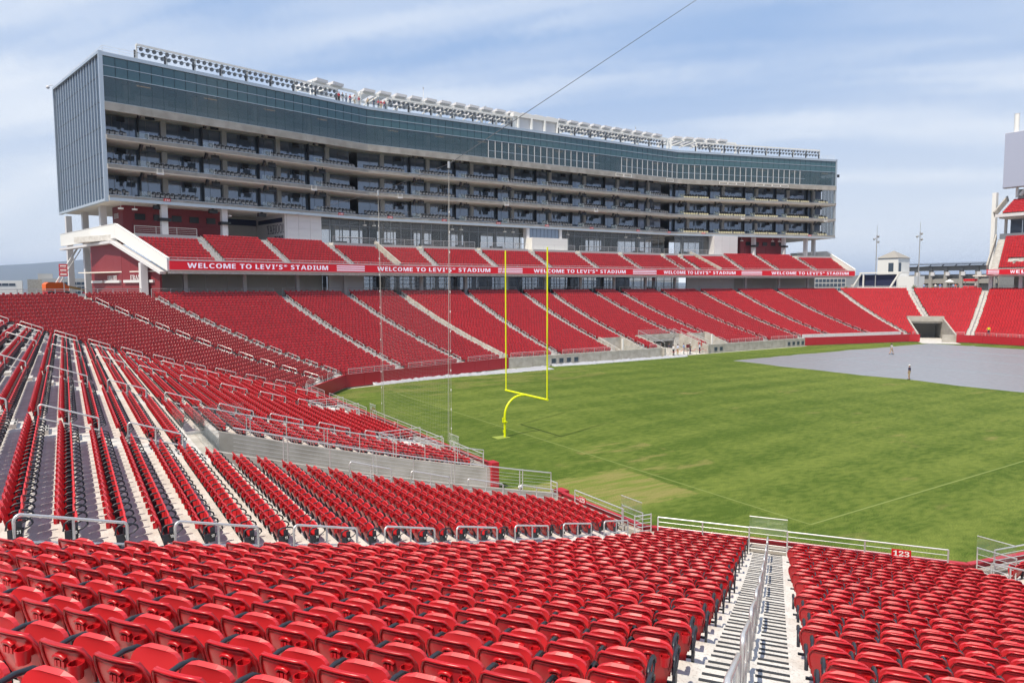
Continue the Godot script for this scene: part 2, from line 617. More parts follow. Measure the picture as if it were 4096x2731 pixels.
func build_bowl() -> void:
	SEG = [
		{"sec": "122", "where": "corner block beyond the 123 sign", "aisles": [], "cuts": []},
		{"sec": "123", "where": "corner block behind the 123 sign", "aisles": [{"s0": 6.6, "s1": 6.6, "id": "centre aisle beside the 123 block"}], "cuts": []},
		{"sec": "125", "where": "end zone blocks around the vehicle tunnel", "aisles": [
			{"s0": 4.7, "s1": 7.4, "id": "aisle beside the vehicle tunnel"},
			{"s0": 16.5, "s1": 21.9, "id": "aisle above the 127 sign"},
			{"s0": 29.6, "s1": 38.9, "id": "second aisle past the tunnel"},
			{"s0": 39.9, "s1": 52.0, "id": "third aisle past the tunnel"}], "cuts": [{"s0": 5.82, "s1": 12.26, "d": 15.0}, {"s0": 16.9, "s1": 20.0, "d": 3.4}, {"s0": 31.2, "s1": 34.8, "d": 3.4}]},
		{"sec": "128", "where": "corner block before the white stair wall", "aisles": [{"s0": 5.6, "s1": 8.6, "id": "aisle below the boom lift"}], "cuts": []},
		{"sec": "130", "where": "sideline blocks below the red food stalls", "aisles": [{"s0": 8.4, "s1": 8.0, "id": "first aisle past the food stalls"}, {"s0": 18.2, "s1": 19.2, "id": "second aisle past the food stalls"}], "cuts": []},
		{"sec": "136", "where": "midfield sideline blocks under the tower", "aisles": [
			{"s0": 9.0, "s1": 9.6, "id": "aisle past the first half wall"}, {"s0": 20.2, "s1": 21.6, "id": "aisle ending at the field box"},
			{"s0": 26.2, "s1": 28.2, "id": "aisle before the players tunnel"}, {"s0": 38.4, "s1": 38.8, "id": "aisle over the players tunnel"},
			{"s0": 45.2, "s1": 45.8, "id": "aisle past the players tunnel"}, {"s0": 56.0, "s1": 57.0, "id": "aisle before the second half wall"}],
			"cuts": [{"s0": 29.2, "s1": 39.3, "d": 6.3}, {"s0": 20.6, "s1": 25.4, "d": 5.6}, {"s0": 40.6, "s1": 45.0, "d": 5.6}]},
		{"sec": "142", "where": "sideline blocks past the second half wall", "aisles": [{"s0": 7.0, "s1": 6.4, "id": "first aisle past the second half wall"}, {"s0": 17.0, "s1": 17.6, "id": "second aisle past the second half wall"}], "cuts": []},
		{"sec": "144", "where": "far corner block over the far tunnel", "aisles": [{"s0": 5.4, "s1": 5.4, "id": "aisle above the far tunnel"}], "cuts": [{"s0": 1.6, "s1": 8.2, "d": 11.2}]},
		{"sec": "101", "where": "far end zone blocks", "aisles": [{"s0": 13.0, "s1": 13.0, "id": "aisle in the far end zone"}], "cuts": []},
	]
	for i in SEG.size():
		terrace(i)
	var k := 0
	for i in SEG.size():
		for a in SEG[i].aisles:
			aisle(i, a)
		if i > 0:
			mitre_aisle(i)

func cut_intervals(i: int, d: float, r: Vector2) -> Array:
	var list := [r]
	for c in SEG[i].cuts:
		if d < c.d:
			list = subtract(list, c.s0, c.s1)
	return list

func terrace(i: int) -> void:
	var root := thing("seating_terrace", "stepped pale concrete terrace of the " + SEG[i].where, "terrace", Vector3.ZERO, 0.0, "concrete terraces of the lower bowl")
	var t := seg_t(i)
	var nn := seg_n(i)
	for n in range(N_FIRST - 1, N_LAST + 1):
		var d0 := row_d(n) - 0.70
		var d1 := row_d(n) + 0.14
		if n == N_FIRST - 1:
			d0 = 0.30
		if n == N_LAST:
			d1 += 0.4
		var y1 := row_h(n)
		var y0 := y1 - 0.75
		for r in cut_intervals(i, d0, Vector2(-1e6, 1e6)):
			var q0 := s_range(i, d0)
			var q1 := s_range(i, d1)
			var a0 := maxf(q0.x, r.x); var a1 := minf(q0.y, r.y)
			var b0 := maxf(q1.x, r.x); var b1 := minf(q1.y, r.y)
			if a1 <= a0 or b1 <= b0:
				continue
			part(root, "step", prism([at_seg(i, a0, d0), at_seg(i, a1, d0), at_seg(i, b1, d1), at_seg(i, b0, d1)], y0, y1), M["tread"])
	# seats
	for n in range(N_FIRST, N_LAST + 1):
		var d := row_d(n)
		var r := s_range(i, d)
		var list := cut_intervals(i, d - 0.5, Vector2(r.x + (0.0 if i == 0 else 0.62), r.y - (1.25 if i == 1 else 0.62)))
		for a in SEG[i].aisles:
			var s := aisle_s(a, d)
			list = subtract(list, s - 0.62, s + 0.62)
		var block := 0
		for iv in list:
			var count := int(floor((iv.y - iv.x) / SEAT_W))
			if count < 1:
				continue
			var slack: float = (iv.y - iv.x) - count * SEAT_W
			# seats keep hard against the aisle nearer the segment's middle
			var from: float = iv.x + slack * 0.5
			for k in count:
				var p := at_seg(i, from + SEAT_W * (k + 0.5), d)
				var pos := v3(p, row_h(n))
				if in_view(pos + Vector3.UP * 0.6, 0.06):
					var z := v3(-nn, 0.0)
					seats.append({"xf": Transform3D(Basis(Vector3.UP.cross(z), Vector3.UP, z), pos), "far": pos.distance_to(CAM_POS), "seg": i, "row": n - N_FIRST + 1, "idx": k + 1, "count": count, "block": block, "end": k == 0 or k == count - 1, "low": k == 0})
			block += 1

var rail_cache := {}
func handrail_meshes(key: String, len: float, rise: float) -> Array:
	if rail_cache.has(key):
		return rail_cache[key]
	var H := 0.92
	var up := Vector3(0, rise, len)
	var hoop := MB.new()
	var pts := []
	pts.append(Vector3(0, 0, 0))
	for k in 5:
		var a := PI * 0.5 * k / 4.0
		pts.append(Vector3(0, H - 0.10 + 0.10 * sin(a), 0.10 - 0.10 * cos(a)) + up * 0.0)
	for k in 5:
		var a := PI * 0.5 * (1.0 - k / 4.0)
		pts.append(Vector3(0, H - 0.10 + 0.10 * sin(a), -0.10 + 0.10 * cos(a)) + up)
	pts.append(up)
	hoop.tube(pts, 0.029, 6)
	var mid := MB.new()
	mid.tube([Vector3(0, H * 0.52, 0), Vector3(0, H * 0.52, 0) + up], 0.024, 6, false)
	var post := MB.new()
	post.tube([up * 0.5, up * 0.5 + Vector3(0, H, 0)], 0.026, 6, false)
	rail_cache[key] = [hoop.mesh(), mid.mesh(), post.mesh()]
	return rail_cache[key]

func handrail(a: Vector3, b: Vector3, label: String, group: String) -> void:
	if not (in_view(a + Vector3.UP * 0.5, 0.05) or in_view(b + Vector3.UP * 0.5, 0.05)):
		return
	var flat := Vector3(b.x - a.x, 0, b.z - a.z)
	var key := "%.2f_%.2f" % [flat.length(), b.y - a.y]
	var ms := handrail_meshes(key, flat.length(), b.y - a.y)
	var o := thing("handrail", label, "handrail", a, atan2(flat.x, flat.z), group)
	part(o, "top_rail", ms[0], M["steel"])
	part(o, "middle_rail", ms[1], M["steel"])
	part(o, "post", ms[2], M["steel"])

func aisle(i: int, a: Dictionary) -> void:
	var stairs := thing("aisle_stairs", "pale concrete stairs of the " + a.id, "stairs", Vector3.ZERO, 0.0, "aisle stairs of the lower bowl")
	var near: bool = i == 1 or (i == 2 and a.s0 < 6.0)
	var count := 0
	for n in range(N_FIRST, N_LAST):
		var d := row_d(n)
		var s := aisle_s(a, d)
		var blocked := false
		for c in SEG[i].cuts:
			if d < c.d + 0.3 and s > c.s0 - 0.3 and s < c.s1 + 0.3:
				blocked = true
		if blocked:
			continue
		var up := (row_h(n + 1) - row_h(n))
		var c := at_seg(i, s, d + 0.14 - 0.2)
		var y := row_h(n)
		if not in_view(v3(c, y), 0.2):
			continue
		var yaw := atan2(seg_n(i).x, seg_n(i).y)
		box(stairs, "step", v3(c, y + up * 0.25 - 0.01), Vector3(1.12, up * 0.5 + 0.02, 0.40), M["tread"], yaw)
		if near:
			for sd in [-1, 1]:
				var e := at_seg(i, s + sd * 0.31, d + 0.14 - 0.2 - 0.16)
				box(stairs, "nosing", v3(e, y + up * 0.5 + 0.003), Vector3(0.42, 0.008, 0.055), M["nosing"], yaw)
				e = at_seg(i, s + sd * 0.31, row_d(n) - 0.70 + 0.04)
				box(stairs, "nosing", v3(e, y + 0.003), Vector3(0.42, 0.008, 0.055), M["nosing"], yaw)
	var m := N_FIRST
	while m + 2 <= N_LAST:
		var d0 := row_d(m)
		var d1 := row_d(m + 2)
		var skip := false
		for c in SEG[i].cuts:
			var s := aisle_s(a, d0)
			if d0 < c.d - 0.2 and s > c.s0 - 0.2 and s < c.s1 + 0.2:
				skip = true
		if not skip:
			count += 1
			handrail(v3(at_seg(i, aisle_s(a, d0), d0), row_h(m)), v3(at_seg(i, aisle_s(a, d1), d1), row_h(m + 2)), "steel handrail, %s up from the field on the %s" % [ordinal(count), a.id], "handrails of the lower bowl aisles")
		m += 3

func mitre_aisle(i: int) -> void:
	var ids := {1: "corner aisle past the 123 block", 2: "corner aisle beside the 125 block", 3: "corner aisle where the rows turn", 4: "aisle below the food stalls", 5: "aisle along the first half wall", 6: "aisle along the second half wall", 7: "corner aisle before the far tunnel", 8: "corner aisle past the far tunnel"}
	var id: String = ids[i]
	var stairs := thing("aisle_stairs", "pale concrete stairs of the " + id, "stairs", Vector3.ZERO, 0.0, "aisle stairs of the lower bowl")
	var dir := (mitre(i, 10.0) - mitre(i, 0.0)).normalized()
	var yaw := atan2(dir.x, dir.y)
	for n in range(N_FIRST, N_LAST):
		var up := (row_h(n + 1) - row_h(n))
		var c := mitre(i, row_d(n) - 0.06)
		if in_view(v3(c, row_h(n)), 0.2):
			box(stairs, "step", v3(c, row_h(n) + up * 0.25 - 0.01), Vector3(1.12, up * 0.5 + 0.02, 0.40), M["tread"], yaw)
	var count := 0
	var m := N_FIRST
	while m + 2 <= N_LAST:
		count += 1
		handrail(v3(mitre(i, row_d(m)), row_h(m)), v3(mitre(i, row_d(m + 2)), row_h(m + 2)), "steel handrail, %s up from the field on the %s" % [ordinal(count), id], "handrails of the lower bowl aisles")
		m += 3
	if i == 5 or i == 6:
		# the sloped concrete half wall that divides the stand here
		var b := MB.new()
		var off := Vector2(-dir.y, dir.x) * (0.75 if i == 5 else -0.75)
		var w := Vector2(-dir.y, dir.x) * 0.11
		var steps := 16
		for k in steps:
			var na := lerpf(N_FIRST, N_LAST, float(k) / steps)
			var nb := lerpf(N_FIRST, N_LAST, float(k + 1) / steps)
			var p := mitre(i, row_d(na)) + off
			var q := mitre(i, row_d(nb)) + off
			var ya := row_h(na); var yb := row_h(nb)
			var A := v3(p - w, ya - 0.3); var B := v3(q - w, yb - 0.3); var C := v3(q + w, yb - 0.3); var D := v3(p + w, ya - 0.3)
			var ta := Vector3(0, 0.95, 0)
			b.quad(A + ta, D + ta, C + ta, B + ta)
			b.quad(A, B, B + ta, A + ta)
			b.quad(D, D + ta, C + ta, C)
			if k == 0:
				b.quad(A, A + ta, D + ta, D)
			if k == steps - 1:
				b.quad(B, C, C + ta, B + ta)
		var o := MeshInstance3D.new()
		o.name = numbered("half_wall")
		o.mesh = b.mesh()
		o.material_override = M["concrete"]
		add_child(o)
		tag(o, "sloped pale concrete half wall %s down the seating" % ["below the white service block" if i == 5 else "nearer the far tunnel"], "wall", "half walls of the stand")

# ---------------------------------------------------------------- field wall, railings, tunnels
func build_front() -> void:
	var where := ["before the corner block past the 123 sign", "below the 123 sign", "along the end zone", "at the corner where the end zone meets the sideline", "below the blocks under the food stalls", "along midfield", "along the sideline past midfield", "at the far corner tunnel", "along the far end zone"]
	for i in SEG.size():
		var red: bool = i != 5
		var root := thing("field_wall", ("low field wall padded in red vinyl " if red else "low bare concrete field wall ") + where[i], "wall", Vector3.ZERO, 0.0, "walls around the field")
		var L: float = (V[i + 1] - V[i]).length()
		for r in cut_front(i, L):
			part(root, "core", prism([at_seg(i, r.x, 0.0), at_seg(i, r.y, 0.0), at_seg(i, r.y, 0.30), at_seg(i, r.x, 0.30)], 0.0, 1.32 if red else 1.46), M["concrete"])
			var step := 2.45 if red else 4.1
			var s: float = r.x
			while s < r.y - 0.05:
				var e := minf(s + step, r.y)
				if r.y - e < 0.6:
					e = r.y
				if in_view(v3(at_seg(i, (s + e) * 0.5, 0.0), 1.0), 0.15):
					part(root, "pad" if red else "panel", prism([at_seg(i, s + 0.012, -0.11 if red else -0.05), at_seg(i, e - 0.012, -0.11 if red else -0.05), at_seg(i, e - 0.012, 0.0), at_seg(i, s + 0.012, 0.0)], 0.10 if red else 0.0, 1.50 if red else 1.40), M["red_pad"] if red else M["concrete"])
				s = e
			if red:
				part(root, "cap", prism([at_seg(i, r.x, -0.12), at_seg(i, r.y, -0.12), at_seg(i, r.y, 0.10), at_seg(i, r.x, 0.10)], 1.503, 1.54), M["red_pad"])
		front_railing(i, L, where[i])
	# block number plates
	plate(1, 2.15, "123", 0.62, 0.28, "before the front corner seats")
	plate(2, 3.35, "125", 0.46, 0.28, "on the camera side of the tunnel")
	plate(2, 24.4, "127", 0.42, 0.24, "past the tunnel")
	plate(2, 36.5, "128", 0.40, 0.22, "beside the farther camera platform")
	# glass gates where the aisles meet the railing
	glass_gate(at_seg(1, 6.6, 0.42), seg_t(1), 1.35, "clear glass gate at the foot of the aisle between the front blocks")
	glass_gate(mitre(2, 0.45) + Vector2(0.3, -0.6), seg_t(2), 1.25, "clear glass gate at the corner aisle beside the 125 sign")
	glass_gate(at_seg(2, 15.6, 0.42), seg_t(2), 1.2, "clear glass gate beside the camera platform above the tunnel")
	glass_gate(at_seg(2, 28.6, 0.42), seg_t(2), 1.2, "clear glass gate beside the farther camera platform")
	glass_gate(mitre(1, 0.4) + Vector2(0.5, 0.4), (seg_t(0) + seg_t(1)).rotated(1.0), 1.2, "clear glass gate at the corner past the 123 block")
	# angled rail by the corner gate
	var o := thing("gate_rail", "short slanted steel rail panel at the corner gate beside the 125 sign", "railing")
	var p := mitre(2, 0.6)
	for k in 6:
		pipe(o, "rail", v3(p, 1.25 + 0.16 * k), v3(p + Vector2(0.75, 0.15), 1.25 + 0.16 * k), 0.014 if k < 5 else 0.026, M["steel"])
	pipe(o, "post", v3(p, 1.14), v3(p, 2.08), 0.026, M["steel"])
	pipe(o, "post", v3(p + Vector2(0.75, 0.15), 1.14), v3(p + Vector2(0.75, 0.15), 2.08), 0.026, M["steel"])
	# the two camera platforms cut into the front rows
	platform(Vector2(-10.15, 5.0), 16.9, 20.0, "above the 127 sign")
	platform(Vector2(-10.15, -9.6), 31.2, 34.8, "two aisles past the tunnel")

func cut_front(i: int, L: float) -> Array:
	var list := [Vector2(0.0, L)]
	for c in SEG[i].cuts:
		if c.d > 6.0:
			list = subtract(list, c.s0 + 0.3, c.s1 - 0.0)
	return list

func front_railing(i: int, L: float, where: String) -> void:
	var root := thing("front_railing", "galvanised steel rail on the wall " + where, "railing", Vector3.ZERO, 0.0, "railings on the field walls")
	var d := 0.42
	var list := [Vector2(0.7, L - 0.7)]
	for c in SEG[i].cuts:
		if c.d > 4.0:
			list = subtract(list, c.s0, c.s1)
	for a in SEG[i].aisles:
		list = subtract(list, aisle_s(a, 0.4) - 0.68, aisle_s(a, 0.4) + 0.68)
	var slim := i <= 2
	for r in list:
		var n := maxi(1, int(round((r.y - r.x) / (2.2 if slim else 2.0))))
		if not in_view(v3(at_seg(i, (r.x + r.y) * 0.5, d), 1.5), 0.5):
			continue
		var y0 := 1.16
		pipe(root, "top_rail", v3(at_seg(i, r.x, d), y0 + 0.92), v3(at_seg(i, r.y, d), y0 + 0.92), 0.026, M["steel"])
		for k in 4:
			pipe(root, "rail", v3(at_seg(i, r.x, d), y0 + 0.16 + 0.19 * k), v3(at_seg(i, r.y, d), y0 + 0.16 + 0.19 * k), 0.013, M["steel"])
		for k in n + 1:
			var s := lerpf(r.x, r.y, float(k) / n)
			box(root, "post", v3(at_seg(i, s, d), y0 + 0.45), Vector3(0.05, 0.94, 0.03), M["steel"], atan2(seg_n(i).x, seg_n(i).y))

func plate(i: int, s: float, text: String, w: float, h: float, where: String) -> void:
	var c := v3(at_seg(i, s, 0.46), 1.78)
	var face := v3(seg_n(i), 0.0)
	var o := thing("section_sign", "red plate with white number %s on the rail %s" % [text, where], "sign", c, atan2(face.x, face.z))
	box(o, "plate", Vector3(0, 0, 0.02), Vector3(w, h, 0.02), M["red_sign"])
	lettering(o, "number", text, Vector3(0, 0, 0.034), Vector3(0, 0, 1), w * 0.82, h * 0.66, M["white"], 800, true)

func glass_gate(p: Vector2, t: Vector2, w: float, label: String) -> void:
	var d := t.normalized()
	var o := thing("glass_gate", label, "gate", v3(p, 1.14), atan2(-d.y, d.x))
	box(o, "pane", Vector3(0, 1.10, -0.05), Vector3(w, 0.58, 0.016), M["glass"])
	pipe(o, "top_bar", Vector3(-w * 0.5, 1.40, -0.05), Vector3(w * 0.5, 1.40, -0.05), 0.016, M["steel"])
	for k in [-1, 1]:
		pipe(o, "post", Vector3(k * w * 0.5, 0, 0), Vector3(k * w * 0.5, 0.98, 0), 0.024, M["steel"])
	for k in 4:
		pipe(o, "bar", Vector3(-w * 0.5, 0.14 + 0.2 * k, 0), Vector3(w * 0.5, 0.14 + 0.2 * k, 0), 0.013, M["steel"])
	pipe(o, "bar", Vector3(-w * 0.5, 0.96, 0), Vector3(w * 0.5, 0.96, 0), 0.024, M["steel"])

func platform(p: Vector2, s0: float, s1: float, where: String) -> void:
	var o := thing("camera_platform", "railed pale concrete camera platform in the front rows " + where, "platform")
	var a := at_seg(2, s0, 0.32)
	var z0 := 23.4 - s1
	var z1 := 23.4 - s0
	box(o, "deck", Vector3(-11.75, 0.68, (z0 + z1) * 0.5), Vector3(3.0, 1.0, z1 - z0), M["tread"])
	box(o, "box", Vector3(-12.55, 1.55, z1 - 0.7), Vector3(1.2, 0.75, 1.2), M["tread"])
	var q := [Vector3(-13.2, 1.18, z0), Vector3(-13.2, 1.18, z1), Vector3(-10.4, 1.18, z1), Vector3(-10.4, 1.18, z0)]
	for e in [[0, 1], [1, 2], [0, 3]]:
		var u: Vector3 = q[e[0]]
		var w: Vector3 = q[e[1]]
		for k in 5:
			var y := 0.28 + 0.2 * k
			pipe(o, "rail", u + Vector3(0, y, 0), w + Vector3(0, y, 0), 0.024 if k == 4 else 0.013, M["steel"])
		for k in 3:
			var c := u.lerp(w, k / 2.0)
			pipe(o, "post", c, c + Vector3(0, 1.08, 0), 0.024, M["steel"])

func sloped_wall(root: Node, called: String, x0: float, x1: float, z0: float, z1: float, lift: float, ma: Material) -> void:
	# a wall along x whose top follows the rake of the seats
	var b := MB.new()
	var steps := 10
	for k in steps:
		var xa := lerpf(x0, x1, float(k) / steps)
		var xb := lerpf(x0, x1, float(k + 1) / steps)
		var ya := rake(-9.8 - xa) + lift
		var yb := rake(-9.8 - xb) + lift
		var A := Vector3(xa, 0, z1); var B := Vector3(xb, 0, z1); var C := Vector3(xb, 0, z0); var D := Vector3(xa, 0, z0)
		var At := Vector3(xa, ya, z1); var Bt := Vector3(xb, yb, z1); var Ct := Vector3(xb, yb, z0); var Dt := Vector3(xa, ya, z0)
		b.quad(Bt, At, Dt, Ct)
		b.quad(B, A, At, Bt)
		b.quad(D, C, Ct, Dt)
		if k == 0:
			b.quad(A, D, Dt, At)
		if k == steps - 1:
			b.quad(C, B, Bt, Ct)
	part(root, called, b.mesh(), ma)

func rake(d: float) -> float:
	return row_h((d - 2.8) / PITCH)

func build_near_tunnel() -> void:
	var o := thing("vehicle_tunnel", "sunken concrete vehicle tunnel cut through the end zone seats", "tunnel")
	sloped_wall(o, "side_wall", -9.75, -24.6, 11.02, 11.30, 0.36, M["concrete"])
	sloped_wall(o, "kerb_wall", -9.75, -25.0, 17.42, 17.68, 0.52, M["concrete"])
	box(o, "floor", Vector3(-24.0, 0.0, 14.3), Vector3(29.0, 0.03, 6.2), M["tread"])
	box(o, "lintel", Vector3(-24.95, 3.75, 14.36), Vector3(0.5, 2.3, 6.08), M["concrete"])
	box(o, "back_wall", Vector3(-38.0, 2.5, 14.35), Vector3(0.3, 5.0, 6.1), M["concrete_bare"])
	for z in [11.1, 17.6]:
		box(o, "inner_wall", Vector3(-31.5, 2.2, z), Vector3(13.0, 4.4, 0.2), M["concrete_bare"])
	box(o, "end_pad", Vector3(-9.62, 0.78, 11.16), Vector3(0.46, 1.56, 0.62), M["red_pad"])
	box(o, "end_pad", Vector3(-9.62, 0.78, 17.60), Vector3(0.46, 1.56, 0.62), M["red_pad"])
	var g := thing("glass_guard", "clear glass guard around the head of the vehicle tunnel", "guard")
	for k in 5:
		box(g, "pane", Vector3(-24.85, 5.5, 11.9 + 1.22 * k), Vector3(0.02, 1.15, 1.16), M["glass"])
	for k in 3:
		box(g, "pane", Vector3(-24.2 + 1.0 * k - 1.0, 5.6 + 0.0, 11.16), Vector3(0.96, 1.0, 0.02), M["glass"])
	for side in [[11.16, 0.36, "far"], [17.55, 0.52, "near"]]:
		var r := thing("tunnel_railing", "sloped steel railing with thin wires on the %s wall of the vehicle tunnel" % side[2], "railing")
		var steps := 8
		var xs := []
		for k in steps + 1:
			xs.append(lerpf(-10.2, -24.4, float(k) / steps))
		for k in steps:
			var pa := Vector3(xs[k], rake(-9.8 - xs[k]) + side[1], side[0])
			var pb := Vector3(xs[k + 1], rake(-9.8 - xs[k + 1]) + side[1], side[0])
			pipe(r, "top_rail", pa + Vector3(0, 0.95, 0), pb + Vector3(0, 0.95, 0), 0.028, M["steel"])
			for j in 5:
				pipe(r, "wire", pa + Vector3(0, 0.14 + 0.15 * j, 0), pb + Vector3(0, 0.14 + 0.15 * j, 0), 0.006, M["steel"])
			pipe(r, "post", pa, pa + Vector3(0, 0.95, 0), 0.022, M["steel"])
			if k % 2 == 1:
				pipe(r, "post", pa + Vector3(0.16, 0, 0), pa + Vector3(0.16, 0.95, 0), 0.022, M["steel"])
	var pl := thing("leaning_plank", "short wooden plank leaning against the tunnel wall", "plank", Vector3(-14.6, 0.02, 11.48))
	bar(pl, "plank", Vector3(0.15, 0, 0.35), Vector3(-0.1, 1.5, 0.0), 0.12, 0.03, M["tan"])

func build_west_portal() -> void:
	# players' tunnel at midfield: x 50.9 .. 61.2
	var o := thing("players_tunnel", "pale concrete players tunnel mouth with dark doorway at midfield", "tunnel")
	var x0 := 51.2
	var x1 := 61.2
	for sd in [x0, x1]:
		var b := MB.new()
		var w := 0.30
		var prof := [Vector2(-36.9, 0.0), Vector2(-36.9, 1.35), Vector2(-43.2, 3.05), Vector2(-44.0, 3.05), Vector2(-44.0, 0.0)]
		side_prism(b, prof, sd - w * 0.5, sd + w * 0.5)
		part(o, "side_wall", b.mesh(), M["concrete"])
	box(o, "floor", Vector3(56.2, 0.02, -43.0), Vector3(10.0, 0.05, 12.4), M["tread"])
	box(o, "header", Vector3(56.2, 2.72, -43.65), Vector3(9.6, 0.70, 0.5), M["concrete"])
	box(o, "jamb", Vector3(60.5, 1.2, -43.65), Vector3(1.2, 2.36, 0.5), M["tread"])
	box(o, "jamb", Vector3(54.4, 1.2, -43.65), Vector3(1.0, 2.36, 0.5), M["concrete"])
	box(o, "inner_wall", Vector3(57.4, 1.2, -48.9), Vector3(6.4, 2.4, 0.2), M["interior"])
	box(o, "inner_wall", Vector3(60.0, 1.2, -46.4), Vector3(0.2, 2.4, 5.0), M["interior"])
	box(o, "inner_wall", Vector3(54.8, 1.2, -46.4), Vector3(0.2, 2.4, 5.0), M["interior"])
	box(o, "ceiling", Vector3(57.4, 2.35, -46.4), Vector3(5.4, 0.1, 5.0), M["interior"])
	lettering(o, "lettering", "138", Vector3(60.95, 1.55, -38.6), Vector3(-1, 0, 0), 0.9, 0.6, M["red_sign"], 800)
	# flight of steps on its near side
	var st := thing("tunnel_steps", "pale concrete steps down to the field beside the players tunnel", "stairs")
	for k in 9:
		box(st, "step", Vector3(52.5, 0.7 - 0.15 * k - 0.1, -43.0 + 0.66 * k), Vector3(2.0, 1.2, 0.64), M["tread"])
	box(st, "side_wall", Vector3(53.7, 0.6, -40.4), Vector3(0.2, 1.2, 6.0), M["tread"])
	# railings on the tunnel walls
	var r := thing("portal_railing", "slanted steel rails on the players tunnel walls", "railing")
	for sd in [x0, x1 - 1.9, x1]:
		var a := Vector3(sd, 1.35, -37.0)
		var c := Vector3(sd, 3.05, -43.2)
		pipe(r, "rail", a + Vector3(0, 0.9, 0), c + Vector3(0, 0.9, 0), 0.035, M["steel"])
		for k in 4:
			var q := a.lerp(c, k / 3.0)
			pipe(r, "post", q, q + Vector3(0, 0.9, 0), 0.03, M["steel"])
	var tg := thing("glass_guard", "clear glass guard across the head of the players tunnel", "guard")
	for k in 6:
		box(tg, "pane", Vector3(52.4 + 1.5 * k, 3.5, -43.7), Vector3(1.44, 0.95, 0.02), M["glass"])
	# field boxes either side: open bays let into the front rows
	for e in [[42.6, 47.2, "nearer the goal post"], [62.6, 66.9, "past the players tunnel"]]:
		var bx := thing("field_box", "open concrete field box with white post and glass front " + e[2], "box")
		var u: float = e[0]
		var w: float = e[1]
		box(bx, "floor", Vector3((u + w) * 0.5, 0.55, -40.3), Vector3(w - u, 0.6, 5.4), M["tread"])
		box(bx, "back_wall", Vector3((u + w) * 0.5, 1.9, -42.95), Vector3(w - u, 2.2, 0.2), M["concrete"])
		for sd in [u, w]:
			var b := MB.new()
			side_prism(b, [Vector2(-37.75, 0.0), Vector2(-37.75, 1.5), Vector2(-42.8, 3.15), Vector2(-43.1, 3.15), Vector2(-43.1, 0.0)], sd - 0.12, sd + 0.12)
			part(bx, "side_wall", b.mesh(), M["concrete"])
		box(bx, "post", Vector3(u + 0.7, 2.0, -38.1), Vector3(0.22, 2.3, 0.22), M["white"])
		for k in 3:
			box(bx, "glass_panel", Vector3(u + 0.9 + (w - u - 0.4) / 3.0 * (k + 0.35), 1.75, -37.72), Vector3((w - u - 0.4) / 3.0 - 0.05, 0.7, 0.02), M["glass"])
		box(bx, "opening_shade", Vector3(u + 1.0, 1.45, -42.82), Vector3(1.1, 1.1, 0.04), M["office_glass"])  # dark sheet in place of a recess: the opening's shade put into colour
	# vents in the bare wall
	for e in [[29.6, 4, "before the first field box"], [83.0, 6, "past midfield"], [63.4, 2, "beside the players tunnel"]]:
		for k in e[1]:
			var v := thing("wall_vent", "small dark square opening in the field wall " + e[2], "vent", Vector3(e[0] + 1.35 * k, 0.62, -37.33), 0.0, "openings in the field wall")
			box(v, "pane", Vector3.ZERO, Vector3(0.72, 0.62, 0.05), M["office_glass"])  # no glazing here: a flat dark sheet paints the shade inside the opening
			box(v, "frame", Vector3(0, 0.33, 0.02), Vector3(0.8, 0.05, 0.08), M["grey_metal"])
			box(v, "frame", Vector3(-0.38, 0, 0.02), Vector3(0.05, 0.62, 0.08), M["grey_metal"])
	# rope stanchions across the tunnel mouth
	for k in 6:
		var p := Vector3(52.6 + 1.5 * k, 0.04, -37.2 - 0.1 * (k % 2))
		var q := thing("rope_post", "steel stanchion with red rope before the players tunnel", "stanchion", p, 0.0, "rope stanchions")
		pipe(q, "post", Vector3.ZERO, Vector3(0, 0.98, 0), 0.03, M["steel"])
		pipe(q, "foot", Vector3.ZERO, Vector3(0, 0.03, 0), 0.16, M["steel"])
		var rope := MB.new()
		var pts := []
		for j in 7:
			var f := j / 6.0
			pts.append(Vector3(1.5 * f, 0.92 - 0.35 * sin(PI * f), 0.0))
		rope.tube(pts, 0.03, 5)
		part(q, "rope", rope.mesh(), M["red_sign"])
	var sg := thing("easel_sign", "small dark red notice on a post before the players tunnel", "sign", Vector3(56.4, 0.04, -37.0))
	box(sg, "board", Vector3(0, 1.45, 0), Vector3(0.75, 0.55, 0.04), M["red_paint"])
	pipe(sg, "post", Vector3.ZERO, Vector3(0, 1.2, 0), 0.03, M["black"])

func side_prism(b: MB, prof: Array, x0: float, x1: float) -> void:
	# prof: (z, y) outline, convex, extruded from x0 to x1
	var area := 0.0
	for i in prof.size():
		var p: Vector2 = prof[i]
		var q: Vector2 = prof[(i + 1) % prof.size()]
		area += p.x * q.y - q.x * p.y
	var pr := prof.duplicate()
	if area > 0.0:
		pr.reverse()
	var n := pr.size()
	for i in range(1, n - 1):
		b.tri(Vector3(x1, pr[0].y, pr[0].x), Vector3(x1, pr[i].y, pr[i].x), Vector3(x1, pr[i + 1].y, pr[i + 1].x))
		b.tri(Vector3(x0, pr[0].y, pr[0].x), Vector3(x0, pr[i + 1].y, pr[i + 1].x), Vector3(x0, pr[i].y, pr[i].x))
	for i in n:
		var p: Vector2 = pr[i]
		var q: Vector2 = pr[(i + 1) % n]
		b.quad(Vector3(x1, p.y, p.x), Vector3(x0, p.y, p.x), Vector3(x0, q.y, q.x), Vector3(x1, q.y, q.x))

# ---------------------------------------------------------------- upper deck, ribbon display, concourse
var BP: Array[Vector2] = [Vector2(-17.6, -57.3), Vector2(18.7, -65.0), Vector2(91.0, -65.0), Vector2(134.0, -56.5)]

func pt(P: Array, i: int) -> Vector2:
	return (P[i + 1] - P[i]).normalized()

